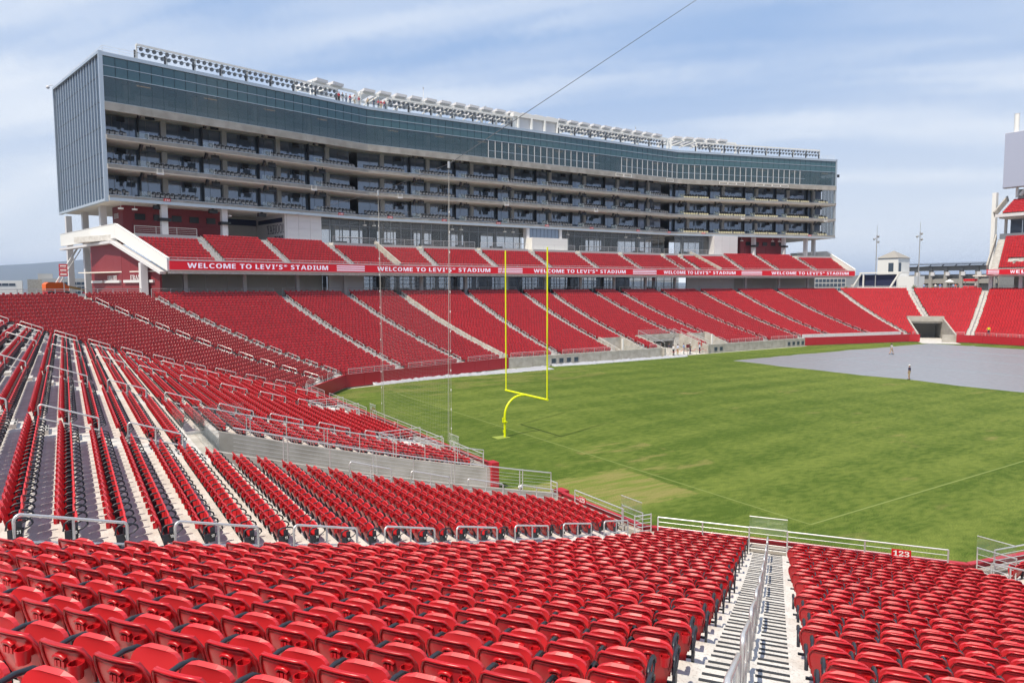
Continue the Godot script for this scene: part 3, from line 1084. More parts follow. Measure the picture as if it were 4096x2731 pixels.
func pn(P: Array, i: int) -> Vector2:
	var t := pt(P, i)
	return Vector2(t.y, -t.x)

func pm(P: Array, i: int, d: float) -> Vector2:
	if i == 0:
		return P[0] + pn(P, 0) * d
	if i == P.size() - 1:
		return P[i] + pn(P, i - 1) * d
	var a := pn(P, i - 1)
	var b := pn(P, i)
	return P[i] + (a + b) / (1.0 + a.dot(b)) * d

func pat(P: Array, i: int, s: float, d: float) -> Vector2:
	return P[i] + pt(P, i) * s + pn(P, i) * d

func pfull(P: Array, i: int, d0: float, d1: float) -> Array:
	return [pm(P, i, d0), pm(P, i + 1, d0), pm(P, i + 1, d1), pm(P, i, d1)]

func deck_end(i: int, d: float) -> Vector2:
	var t := pt(BP, i)
	var lo := (pm(BP, i, d) - BP[i]).dot(t)
	var hi := (pm(BP, i + 1, d) - BP[i]).dot(t)
	if i == 0:
		lo = -0.257 * d + 0.25
	if i == 2:
		hi = (BP[3] - BP[2]).length() + 0.257 * d - 0.25
	return Vector2(lo, hi)

func up_d(u: float) -> float:
	return 1.5 + PITCH * u

func up_h(u: float) -> float:
	return 14.30 + 0.40 * u

func band_at(S: float) -> Array:
	var s := S
	for i in 3:
		var L: float = (BP[i + 1] - BP[i]).length()
		if s <= L or i == 2:
			return [pat(BP, i, s, 0.0), pt(BP, i), pn(BP, i)]
		s -= L
	return []

var UA := [[7.5, 17.5, 28.4], [6.9, 19.2, 31.4, 43.2, 54.9, 67.6], [11.9, 22.0, 33.6]]

func build_upper_deck() -> void:
	var names := ["over the food stalls", "below the middle of the tower", "at the far end of the tower"]
	for i in 3:
		var root := thing("upper_terrace", "stepped pale concrete upper terrace " + names[i], "terrace", Vector3.ZERO, 0.0, "terraces of the upper deck")
		for u in range(-1, 12):
			var d0 := up_d(u) - 0.62
			var d1 := up_d(u) + 0.22
			if u == -1:
				d0 = 0.12
			if u == 11:
				d1 = up_d(u) + 12.0
			var a := deck_end(i, d0)
			var c := deck_end(i, d1)
			var y := up_h(u)
			part(root, "step", prism([pat(BP, i, a.x, d0), pat(BP, i, a.y, d0), pat(BP, i, c.y, d1), pat(BP, i, c.x, d1)], y - 0.8, y), M["tread"])
		part(root, "soffit", prism([pat(BP, i, deck_end(i, 0.1).x, 0.1), pat(BP, i, deck_end(i, 0.1).y, 0.1), pat(BP, i, deck_end(i, 22.0).y, 22.0), pat(BP, i, deck_end(i, 22.0).x, 22.0)], 13.40, 13.55), M["soffit"])
		# seats
		for u in 12:
			var d := up_d(u)
			var r := deck_end(i, d)
			var list := [Vector2(r.x + 0.7, r.y - 0.7)]
			for s in UA[i]:
				list = subtract(list, s - 0.6, s + 0.6)
			if u >= 9:
				# grey parapets and the walkway stand here except above the end blocks
				var keep := []
				for iv in list:
					var mid: float = (iv.x + iv.y) * 0.5
					if (i == 0 and mid > 7.5 and mid < 28.0) or (i == 2 and mid > 11.9 and mid < 33.0):
						keep.append(iv)
				list = keep
			if u >= 11:
				list = []
			for iv in list:
				var count := int(floor((iv.y - iv.x) / SEAT_W))
				for k in count:
					var p := pat(BP, i, iv.x + ((iv.y - iv.x) - count * SEAT_W) * 0.5 + SEAT_W * (k + 0.5), d)
					var z := v3(-pn(BP, i), 0.0)
					var pos := v3(p, up_h(u))
					seats.append({"xf": Transform3D(Basis(Vector3.UP.cross(z), Vector3.UP, z), pos), "far": pos.distance_to(CAM_POS), "seg": 20 + i, "row": u + 1, "idx": k + 1, "count": count, "block": 0, "end": false, "low": false})
		# stairs and handrails
		var idx := 0
		for s in UA[i]:
			idx += 1
			var id := "%s upper aisle %s" % [ordinal(idx), ["near the stalls", "at midfield", "at the far end"][i]]
			var st := thing("aisle_stairs", "pale concrete stairs of the " + id, "stairs", Vector3.ZERO, 0.0, "aisle stairs of the upper deck")
			var yaw := atan2(pn(BP, i).x, pn(BP, i).y)
			for u in 11:
				box(st, "step", v3(pat(BP, i, s, up_d(u) + 0.02), up_h(u) + 0.09), Vector3(1.1, 0.22, 0.4), M["tread"], yaw)
			for k in 3:
				var u0 := 0.3 + 3.2 * k
				handrail(v3(pat(BP, i, s, up_d(u0)), up_h(u0)), v3(pat(BP, i, s, up_d(u0 + 2.2)), up_h(u0 + 2.2)), "steel handrail, %s above the ribbon on the %s" % [ordinal(k + 1), id], "handrails of the upper deck")
		parapets(i, names[i])
	# half wall at the far bend
	var hw := thing("half_wall", "sloped concrete half wall in the far part of the upper deck", "wall", Vector3.ZERO, 0.0, "half walls of the stand")
	bar(hw, "wall", v3(pat(BP, 2, 5.2, 1.2), 14.9), v3(pat(BP, 2, 3.0, 10.0), 19.0), 0.3, 0.9, M["concrete"])
	var hw2 := thing("half_wall", "sloped concrete half wall at the near bend of the upper deck", "wall", Vector3.ZERO, 0.0, "half walls of the stand")
	bar(hw2, "wall", v3(pm(BP, 1, 1.2), 14.9), v3(pm(BP, 1, 10.0), 19.0), 0.3, 0.9, M["concrete"])
	ribbon()
	# white stair walls closing the deck at both ends
	slope_wall("stair_wall", "tall white sloping stair wall beside the red food stalls", [Vector3(-17.75, 13.45, -57.25), Vector3(-22.9, 18.15, -68.0), Vector3(-29.3, 18.15, -95.0)], [1.65, 1.95, 1.95], 0.35)
	slope_wall("stair_wall", "tall white sloping stair wall at the far end of the upper deck", [Vector3(134.2, 13.6, -56.5), Vector3(139.2, 18.25, -67.5), Vector3(141.5, 18.25, -80.0)], [1.6, 1.9, 1.9], 0.35)
	var sk := thing("stair_soffit", "grey steel underside beam of the white stair wall", "beam")
	bar(sk, "beam", Vector3(-18.3, 13.2, -58.2), Vector3(-23.3, 17.6, -68.2), 0.9, 0.35, M["white_panel"])
	bar(sk, "beam", Vector3(-23.3, 17.6, -68.2), Vector3(-29.2, 17.6, -94.0), 0.9, 0.35, M["white_panel"])
	build_concourse()

func slope_wall(called: String, label: String, P: Array, H: Array, w: float) -> void:
	var b := MB.new()
	for i in P.size() - 1:
		var a: Vector3 = P[i]
		var c: Vector3 = P[i + 1]
		var t := Vector2(c.x - a.x, c.z - a.z).normalized()
		var s := Vector3(-t.y, 0, t.x) * w * 0.5
		var ua := Vector3(0, H[i], 0)
		var uc := Vector3(0, H[i + 1], 0)
		var e := Vector3(t.x, 0, t.y) * 0.08 if i > 0 else Vector3.ZERO
		a -= e
		b.quad(a - s + ua, a + s + ua, c + s + uc, c - s + uc)
		b.quad(a + s, a - s, c - s, c + s)
		b.quad(a - s, a - s + ua, c - s + uc, c - s)
		b.quad(a + s + ua, a + s, c + s, c + s + uc)
		b.quad(a - s, a + s, a + s + ua, a - s + ua)
		b.quad(c + s, c - s, c - s + uc, c + s + uc)
	var o := thing(called, label, "wall")
	part(o, "wall", b.mesh(), M["white"])
	for i in P.size() - 1:
		var a: Vector3 = P[i]
		var c: Vector3 = P[i + 1]
		bar(o, "coping", a + Vector3(0, H[i] + 0.02, 0), c + Vector3(0, H[i + 1] + 0.02, 0), w + 0.1, 0.06, M["white"])

func parapets(i: int, where: String) -> void:
	var root := thing("parapet", "pale grey parapet behind the upper seats " + where, "parapet", Vector3.ZERO, 0.0, "parapets of the upper deck")
	var d := up_d(8) + 0.36
	var r := deck_end(i, d)
	var list := [Vector2(r.x + 0.5, r.y - 0.5)]
	if i == 0:
		list = subtract(list, 7.0, 29.0)
	if i == 2:
		list = subtract(list, 11.5, 34.0)
	for s in UA[i]:
		list = subtract(list, s - 0.62, s + 0.62)
	for iv in list:
		if iv.y - iv.x < 0.8:
			continue
		part(root, "wall", prism([pat(BP, i, iv.x, d), pat(BP, i, iv.y, d), pat(BP, i, iv.y, d + 0.25), pat(BP, i, iv.x, d + 0.25)], up_h(8) - 0.2, up_h(11) + 0.05), M["slab_edge"])
		var y := up_h(11) + 0.05
		for k in 4:
			pipe(root, "rail", v3(pat(BP, i, iv.x, d + 0.12), y + 0.25 + 0.25 * k), v3(pat(BP, i, iv.y, d + 0.12), y + 0.25 + 0.25 * k), 0.03 if k == 3 else 0.014, M["steel"])
		var n := maxi(1, int((iv.y - iv.x) / 2.2))
		for k in n + 1:
			var q := pat(BP, i, lerpf(iv.x, iv.y, float(k) / n), d + 0.12)
			pipe(root, "post", v3(q, y), v3(q, y + 1.0), 0.026, M["steel"])
		# filler floor behind the parapet
		part(root, "walkway", prism([pat(BP, i, iv.x, d + 0.25), pat(BP, i, iv.y, d + 0.25), pat(BP, i, iv.y, up_d(11) - 0.4), pat(BP, i, iv.x, up_d(11) - 0.4)], up_h(11) - 0.5, up_h(11)), M["tread"])

func ribbon() -> void:
	var o := thing("ribbon_display", "long red ribbon display with white welcome lettering along the upper deck", "display")
	var y0 := 13.60
	var y1 := 14.78
	for i in 3:
		part(o, "panel", prism(pfull(BP, i, -0.14, 0.10), y0, y1), M["led_red"])
		part(o, "cap", prism(pfull(BP, i, -0.16, 0.12), y1 + 0.002, y1 + 0.08), M["white_panel"])
		part(o, "sill", prism(pfull(BP, i, -0.16, 0.12), y0 - 0.08, y0 - 0.002), M["slab_edge"])
	var spans := [[2.09, 23.02], [31.73, 53.93], [63.18, 86.03], [96.5, 117.62], [127.59, 151.3]]
	var s_text := "WELCOME TO LEVI’S® STADIUM"
	for sp in spans:
		ribbon_text(o, s_text, sp[0], sp[1])
	for st in [[24.45, 29.44], [55.48, 60.75], [87.92, 94.49], [119.19, 124.97]]:
		for k in 3:
			var m: Array = band_at((st[0] + st[1]) * 0.5)
			var p: Vector2 = m[0] - m[2] * 0.155
			box(o, "stripe", v3(p, 13.87 + 0.32 * k), Vector3(st[1] - st[0], 0.15, 0.03), M["led_white"], atan2(-m[1].y, m[1].x))
	var rl := thing("ribbon_rail", "thin steel rail along the top of the ribbon display", "railing")
	for i in 3:
		var a := pm(BP, i, 0.45)
		var c := pm(BP, i + 1, 0.45)
		for k in 2:
			pipe(rl, "rail", v3(a, 14.95 + 0.28 * k), v3(c, 14.95 + 0.28 * k), 0.028, M["steel"])
		var n := int((c - a).length() / 2.4)
		for k in n:
			var q := a.lerp(c, (k + 0.5) / n)
			pipe(rl, "post", v3(q, 14.3), v3(q, 15.23), 0.02, M["steel"])

func ribbon_text(o: Node, text: String, s0: float, s1: float) -> void:
	# letters stand one by one so that they follow the bends
	var adv := []
	var total := 0.0
	for ch in text:
		var w := 0.42
		if ch == "®":
			w = 0.55
		elif ch == "’":
			w = 0.28
		elif ch != " ":
			w = text_mesh(ch, 800).get_aabb().size.x / text_mesh("E", 800).get_aabb().size.y
		var a := w + (0.0 if ch == " " else 0.20)
		adv.append([ch, w, a])
		total += a
	var k := (s1 - s0) / total
	var s := s0
	for e in adv:
		if e[0] != " ":
			var m: Array = band_at(s + e[2] * k * 0.5)
			var p: Vector2 = m[0] - m[2] * 0.155
			var h := 0.66
			var y := 14.19
			if e[0] == "®":
				h = 0.30
				y = 14.38
			elif e[0] == "’":
				h = 0.26
				y = 14.40
			lettering(o, "letter", e[0], v3(p, y), v3(-m[2], 0.0), e[1] * k, h, M["led_white"], 800)
		s += e[2] * k

func build_concourse() -> void:
	var fl := thing("concourse_floor", "grey concrete concourse floor behind the lower seats", "floor")
	fl.set_meta("kind", "structure")
	for i in range(0, 9):
		var deep := 26.0
		var list := [mitre(i, 29.5), mitre(i + 1, 29.5), mitre(i + 1, 29.5 + deep), mitre(i, 29.5 + deep)]
		part(fl, "slab", prism(list, 9.2, 9.88), M["concrete"])
	# rails along the back row
	var where := {2: "behind the end zone seats", 3: "behind the corner block near the boom lift", 4: "before the shaded beige concourse wall", 5: "before the glazed concourse club", 6: "before the beige wall at the far end", 7: "above the far corner tunnel", 8: "above the far end zone seats"}
	for i in [2, 3, 4, 5, 6, 7, 8]:
		var o := thing("concourse_railing", "galvanised steel concourse railing " + where[i], "railing", Vector3.ZERO, 0.0, "railings of the concourse")
		var d := row_d(N_LAST) + 0.75
		var r := s_range(i, d)
		var list := [Vector2(r.x + 0.8, r.y - 0.8)]
		for a in SEG[i].aisles:
			list = subtract(list, aisle_s(a, d) - 0.7, aisle_s(a, d) + 0.7)
		for iv in list:
			if iv.y - iv.x < 0.5:
				continue
			for k in 5:
				pipe(o, "rail", v3(at_seg(i, iv.x, d), 10.10 + 0.26 * k), v3(at_seg(i, iv.y, d), 10.10 + 0.26 * k), 0.035 if k == 4 else 0.016, M["galv"])
			var n := maxi(1, int((iv.y - iv.x) / 2.4))
			for k in n + 1:
				var q := at_seg(i, lerpf(iv.x, iv.y, float(k) / n), d)
				pipe(o, "post", v3(q, 9.8), v3(q, 11.16), 0.04, M["galv"])
			if i == 3 or i == 4:
				for k in int((iv.y - iv.x) / 0.9):
					var q := at_seg(i, iv.x + 0.9 * (k + 0.5), d + 0.04)
					box(o, "tag", v3(q, 10.72), Vector3(0.30, 0.18, 0.02), M["red_sign"], atan2(seg_n(i).x, seg_n(i).y))
	# lower concourse walls and glazing under the deck
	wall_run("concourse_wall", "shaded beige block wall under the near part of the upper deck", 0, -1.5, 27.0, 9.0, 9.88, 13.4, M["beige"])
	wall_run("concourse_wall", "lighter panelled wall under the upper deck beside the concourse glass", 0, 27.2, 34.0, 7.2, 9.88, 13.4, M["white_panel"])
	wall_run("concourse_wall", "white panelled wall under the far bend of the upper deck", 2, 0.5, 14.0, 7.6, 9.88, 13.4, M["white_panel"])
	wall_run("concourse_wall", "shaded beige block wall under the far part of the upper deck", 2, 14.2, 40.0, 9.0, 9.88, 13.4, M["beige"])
	for e in [[0, [4.0, 12.5, 21.0, 29.5]], [1, [6, 15, 24, 33, 42, 51, 60, 69]], [2, [16.0, 26.0, 35.0]]]:
		for s in e[1]:
			var c := thing("concourse_column", "pale square column under the upper deck " + names_of(e[0]), "column", v3(pat(BP, e[0], s, 6.0), 9.88), atan2(pn(BP, e[0]).x, pn(BP, e[0]).y), "columns under the upper deck")
			box(c, "shaft", Vector3(0, 1.77, 0), Vector3(0.5, 3.5, 0.5), M["white_panel"])
			box(c, "base", Vector3(0, 0.15, 0), Vector3(0.62, 0.3, 0.62), M["white_panel"])
	glazing("club_glazing", "dark glazed club wall of the lower concourse behind the seats", 0, 34.2, 37.0, 8.0, 9.9, 13.4, 2.0)
	glazing("club_glazing", "long dark glazed club wall of the lower concourse along midfield", 1, 0.0, 72.3, 8.0, 9.9, 13.4, 2.3)

func names_of(i: int) -> String:
	return ["near the food stalls", "along midfield", "at the far end"][i]

func wall_run(called: String, label: String, i: int, s0: float, s1: float, d: float, y0: float, y1: float, ma: Material) -> void:
	var o := thing(called, label, "wall")
	var n := maxi(1, int((s1 - s0) / 3.0))
	for k in n:
		var a := lerpf(s0, s1, float(k) / n) + 0.015
		var b := lerpf(s0, s1, float(k + 1) / n) - 0.015
		part(o, "panel", prism([pat(BP, i, a, d), pat(BP, i, b, d), pat(BP, i, b, d + 0.25), pat(BP, i, a, d + 0.25)], y0, y1), ma)
	part(o, "backing", prism([pat(BP, i, s0, d + 0.26), pat(BP, i, s1, d + 0.26), pat(BP, i, s1, d + 0.4), pat(BP, i, s0, d + 0.4)], y0, y1), M["interior"])

func glazing(called: String, label: String, i: int, s0: float, s1: float, d: float, y0: float, y1: float, w: float) -> void:
	var o := thing(called, label, "window")
	var n := maxi(1, int(round((s1 - s0) / w)))
	var yaw := atan2(pn(BP, i).x, pn(BP, i).y)
	var yt := y0 + (y1 - y0) * 0.74
	for k in n:
		var a := lerpf(s0, s1, float(k) / n)
		var b := lerpf(s0, s1, float(k + 1) / n)
		var c := pat(BP, i, (a + b) * 0.5, d)
		box(o, "pane", v3(c, (y0 + yt) * 0.5), Vector3(b - a - 0.1, yt - y0 - 0.08, 0.03), M["club_glass"], yaw)
		box(o, "transom_pane", v3(c, (yt + y1) * 0.5), Vector3(b - a - 0.1, y1 - yt - 0.08, 0.03), M["club_glass"], yaw)
		box(o, "mullion", v3(pat(BP, i, a, d), (y0 + y1) * 0.5), Vector3(0.09, y1 - y0, 0.14), M["grey_metal"], yaw)
	box(o, "transom", v3(pat(BP, i, (s0 + s1) * 0.5, d), yt), Vector3(s1 - s0, 0.08, 0.15), M["grey_metal"], yaw)
	# the room behind: floor, ceiling, and a far wall whose windows look out the other side
	var e := 17.0
	part(o, "room_floor", prism([pat(BP, i, s0, d + 0.2), pat(BP, i, s1, d + 0.2), pat(BP, i, s1, d + e), pat(BP, i, s0, d + e)], y0 - 0.05, y0 + 0.02), M["carpet"])
	part(o, "room_ceiling", prism([pat(BP, i, s0, d + 0.2), pat(BP, i, s1, d + 0.2), pat(BP, i, s1, d + e), pat(BP, i, s0, d + e)], y1 - 0.06, y1 - 0.01), M["interior"])
	var m := maxi(1, int((s1 - s0) / 8.0))
	var rng := RandomNumberGenerator.new()
	rng.seed = 40 + i + int(y0)
	for k in m:
		var a := lerpf(s0, s1, float(k) / m)
		var b := lerpf(s0, s1, float(k + 1) / m)
		var open: float = a + (b - a) * rng.randf_range(0.45, 0.75)
		part(o, "back_wall", prism([pat(BP, i, open, d + e), pat(BP, i, b, d + e), pat(BP, i, b, d + e + 0.3), pat(BP, i, open, d + e + 0.3)], y0, y1), M["carpet"])
		part(o, "back_sill", prism([pat(BP, i, a, d + e), pat(BP, i, open, d + e), pat(BP, i, open, d + e + 0.2), pat(BP, i, a, d + e + 0.2)], y0, y0 + 0.8), M["carpet"])
		for j in 3:
			var s: float = lerpf(a, open, (j + 0.5) / 3.0)
			box(o, "back_mullion", v3(pat(BP, i, s, d + e), (y0 + y1) * 0.5), Vector3(0.16, y1 - y0, 0.16), M["dark"], yaw)
		box(o, "back_transom", v3(pat(BP, i, (a + open) * 0.5, d + e), y0 + (y1 - y0) * 0.55), Vector3(open - a, 0.12, 0.14), M["dark"], yaw)
		# a pier and a counter inside
		box(o, "pier", v3(pat(BP, i, (a + b) * 0.5, d + 4.0), (y0 + y1) * 0.5), Vector3(0.6, y1 - y0, 0.6), M["beige"], yaw)
		box(o, "counter", v3(pat(BP, i, b - 2.0, d + 7.0), y0 + 0.55), Vector3(2.8, 1.1, 0.8), M["carpet"], yaw)

# ---------------------------------------------------------------- suite tower
var TP: Array[Vector2] = [Vector2(-23.6, -68.0), Vector2(17.3, -77.0), Vector2(94.0, -77.0), Vector2(138.0, -64.8)]
var tower: Node3D
var suite_seats := []

func tl(i: int) -> float:
	return (TP[i + 1] - TP[i]).length()

func tyaw(i: int) -> float:
	return atan2(pn(TP, i).x, pn(TP, i).y)

# box on the facade: s0..s1 along, y0..y1 up, d0..d1 behind
func fbox(parent: Node, called: String, i: int, s0: float, s1: float, y0: float, y1: float, d0: float, d1: float, ma: Material) -> MeshInstance3D:
	return box(parent, called, v3(pat(TP, i, (s0 + s1) * 0.5, (d0 + d1) * 0.5), (y0 + y1) * 0.5), Vector3(s1 - s0, y1 - y0, d1 - d0), ma, tyaw(i))

func build_tower() -> void:
	tower = thing("suite_tower", "long glass and concrete suite tower above the sideline stand", "building")
	var T := tower
	for i in 3:
		var L := tl(i)
		# roof and floors run the full depth
		part(T, "roof", prism(pfull(TP, i, -0.20, 25.0), 42.62, 43.10), M["alu"])
		part(T, "floor_slab", prism(pfull(TP, i, 0.30, 25.0), 36.05, 36.50), M["soffit"])
		part(T, "floor_slab", prism(pfull(TP, i, -0.25, 25.0), 31.55, 32.10), M["soffit"])
		part(T, "floor_slab", prism(pfull(TP, i, -0.25, 25.0), 27.60, 28.20), M["soffit"])
		part(T, "floor_slab", prism(pfull(TP, i, -0.30, 25.0), 23.30, 23.95), M["soffit"])
		for y in [32.0, 28.1, 23.86]:
			part(T, "slab_edge", prism(pfull(TP, i, -0.34, -0.28), y - 0.34, y + 0.12), M["fascia"])
			part(T, "edge_trim", prism(pfull(TP, i, -0.38, -0.26), y + 0.125, y + 0.18), M["alu"])
		part(T, "edge_trim", prism(pfull(TP, i, -0.42, -0.31), 23.22, 23.62), M["alu"])
		part(T, "back_wall", prism(pfull(TP, i, 24.6, 24.9), 23.95, 42.6), M["interior"])
		# concrete band under the glazed floor
		var nf := int(round(L / 6.4))
		for k in nf:
			var a := L * k / nf + 0.01
			var b := L * (k + 1) / nf - 0.01
			fbox(T, "fascia_panel", i, a, b, 35.42, 36.52, -0.25, 0.28, M["fascia"])
		# spandrel glass in two rows, vision glass below
		part(T, "mullion_wall", prism(pfull(TP, i, 0.10, 0.25), 39.92, 42.62), M["black"])
		part(T, "room_back", prism(pfull(TP, i, 7.0, 7.2), 36.5, 39.95), M["beige"])
		part(T, "room_ceiling", prism(pfull(TP, i, 0.25, 7.0), 39.80, 39.92), M["interior"])
		var np := int(round(L / 1.56))
		for k in np:
			var a := L * k / np
			var b := L * (k + 1) / np
			fbox(T, "spandrel_pane", i, a + 0.035, b - 0.035, 41.40, 42.58, 0.0, 0.06, M["spandrel"])
			fbox(T, "spandrel_pane", i, a + 0.035, b - 0.035, 40.02, 41.30, 0.0, 0.06, M["spandrel"])
			fbox(T, "mullion", i, a - 0.02, a + 0.02, 36.56, 39.9, 0.05, 0.12, M["black"])
			fbox(T, "window_pane", i, a + 0.015, b - 0.015, 36.60, 39.90, 0.0, 0.04, M["vision_glass"])
			var white := (i == 1 and a > 23.6 and a < 53.2) or (i == 1 and a > 58.0) or (i == 2 and a < 35.3)
			if white:
				fbox(T, "white_mullion", i, a - 0.06, a + 0.06, 36.56, 39.92, -0.06, 0.14, M["white_panel"])
				fbox(T, "white_bar", i, a + 0.06, b - 0.06, 37.95, 38.01, -0.02, 0.08, M["alu"])
			elif i == 0 or a < 23.6:
				fbox(T, "desk_panel", i, a + 0.02, b - 0.02, 36.5, 37.45, 0.9, 0.96, M["white_panel"])
		for y in [41.35, 39.96, 36.56]:
			part(T, "edge_trim", prism(pfull(TP, i, -0.08, 0.02), y - 0.04, y + 0.04), M["alu"])
		# rooms behind the glass: piers, screens, strip lights
		var k2 := 3.0
		var flip := 0
		while k2 < L - 3.0:
			fbox(T, "pier", i, k2, k2 + 0.8, 36.5, 39.9, 1.6, 2.4, M["beige"])
			fbox(T, "partition", i, k2 + 2.0, k2 + 6.5, 36.5, 39.0, 3.4, 3.5, M["white_panel"] if flip % 3 == 0 else M["beige"])
			fbox(T, "strip_light", i, k2 + 1.5, k2 + 3.4, 39.66, 39.70, 1.0, 1.08, M["lamp_warm"])
			fbox(T, "screen", i, k2 + 5.6, k2 + 6.8, 38.9, 39.6, 0.8, 0.9, M["tv"])
			k2 += 9.4
			flip += 1
	suites()
	# finned end wall facing the end zone
	var E := Node3D.new()
	E.name = "end_wall"
	T.add_child(E, true)
	var n0 := pn(TP, 0)
	var t0 := pt(TP, 0)
	var yaw := atan2(n0.x, n0.y)
	var mid := TP[0] + n0 * 12.5 - t0 * 0.12
	box(E, "glass", v3(mid, 33.2), Vector3(0.10, 19.6, 24.9), M["fin_glass"], yaw)
	for k in 17:
		var p: Vector2 = TP[0] + n0 * (0.9 + 23.2 * k / 16.0) - t0 * 0.22
		box(E, "fin", v3(p, 33.2), Vector3(0.12, 19.6, 0.20), M["alu"], yaw)
	for y in [23.3, 43.0]:
		box(E, "frame", v3(mid - t0 * 0.15, y), Vector3(0.46, 0.34, 25.2), M["alu"], yaw)
	for d in [0.0, 25.0]:
		box(E, "frame", v3(TP[0] + n0 * d - t0 * 0.25, 33.15), Vector3(0.5, 20.1, 0.34), M["alu"], yaw)
	for k in 5:
		box(E, "joint", v3(mid - t0 * 0.06, 26.5 + 3.4 * k), Vector3(0.03, 0.06, 24.8), M["dark"], yaw)
	# glass end at the far side
	var n2 := pn(TP, 2)
	var t2 := pt(TP, 2)
	var F := Node3D.new()
	F.name = "far_end_wall"
	T.add_child(F, true)
	for k in 4:
		box(F, "pane", v3(TP[3] + n2 * (0.6 + 1.25 * k) - t2 * 0.05, 33.2), Vector3(0.06, 19.4, 1.15), M["vision_glass"], atan2(n2.x, n2.y))
	box(F, "wall", v3(TP[3] + n2 * 15.0 - t2 * 0.1, 33.2), Vector3(0.2, 19.4, 19.6), M["fascia"], atan2(n2.x, n2.y))
	box(F, "frame", v3(TP[3] - t2 * 0.1, 33.2), Vector3(0.4, 19.9, 0.4), M["alu"], atan2(n2.x, n2.y))
	# number plates on the lowest floor edge
	var plates := [[0, 7.5, "232", "two thirty-two"], [0, 36.05, "235", "two thirty-five"], [1, 4.0, "236", "two thirty-six"], [1, 15.0, "237", "two thirty-seven"], [1, 27.1, "238", "two thirty-eight"], [1, 38.9, "239", "two thirty-nine"], [1, 50.8, "240", "two forty"], [1, 64.3, "241", "two forty-one"], [1, 74.1, "242", "two forty-two"], [2, 7.2, "243", "two forty-three"], [2, 37.8, "245", "two forty-five"]]
	for e in plates:
		var face := v3(-pn(TP, e[0]), 0.0)
		var o := thing("suite_sign", "small red plate numbered %s on the tower floor edge" % e[3], "sign", v3(pat(TP, e[0], e[1], -0.40), 23.86), atan2(face.x, face.z))
		box(o, "plate", Vector3.ZERO, Vector3(0.95, 0.40, 0.03), M["red_sign"])
		lettering(o, "number", e[2], Vector3(0, 0, 0.02), Vector3(0, 0, 1), 0.72, 0.24, M["white"], 700)
	# camera on a gooseneck at the roof corner
	var cc := thing("security_camera", "white dome camera on an arm at the tower roof corner", "camera", v3(TP[0] + n0 * 25.0, 43.2))
	pipe(cc, "arm", Vector3.ZERO, Vector3(-0.5, 0.35, 0.2), 0.05, M["white"])
	pipe(cc, "arm", Vector3(-0.5, 0.35, 0.2), Vector3(-1.1, 0.1, 0.4), 0.05, M["white"])
	var dome := SphereMesh.new()
	dome.radius = 0.28
	dome.height = 0.5
	dome.radial_segments = 12
	dome.rings = 6
	part(cc, "dome", dome, M["white_panel"], Transform3D(Basis.IDENTITY, Vector3(-1.1, -0.12, 0.4)))
	# white window-cleaning cradles hanging on the band
	for e in [[1, 58.6, 2], [1, 74.0, 1], [2, 12.4, 3], [2, 22.6, 4]]:
		for k in e[2]:
			var o := thing("cradle_frame", "white steel frame hung on the concrete band of the tower", "frame", v3(pat(TP, e[0], e[1] + 2.4 * k, -0.45), 35.6), tyaw(e[0]), "white frames hung on the tower")
			for q in [[Vector3(-1.1, 0, 0), Vector3(1.1, 0, 0)], [Vector3(-1.1, 0.6, 0), Vector3(1.1, 0.6, 0)], [Vector3(-1.1, 0, 0), Vector3(-1.1, 0.6, 0)], [Vector3(1.1, 0, 0), Vector3(1.1, 0.6, 0)]]:
				bar(o, "bar", q[0], q[1], 0.09, 0.09, M["white"])
	for e in [[0, 6.7, 27.5], [1, 6.0, 27.5], [1, 29.0, 27.5], [1, 52.0, 27.5], [2, 18.0, 27.5], [2, 42.5, 27.5], [0, 31.0, 27.5]]:
		var o := thing("light_bracket", "small white bracket hung under the tower floor edge", "bracket", v3(pat(TP, e[0], e[1], -0.42), e[2]), tyaw(e[0]), "brackets under the tower floors")
		bar(o, "arm", Vector3(-0.4, 0, 0), Vector3(-0.4, 0.75, 0), 0.06, 0.06, M["white"])
		bar(o, "arm", Vector3(0.4, 0, 0), Vector3(0.4, 0.75, 0), 0.06, 0.06, M["white"])
		box(o, "lamp", Vector3(0, 0.0, 0), Vector3(0.9, 0.22, 0.25), M["white_panel"])

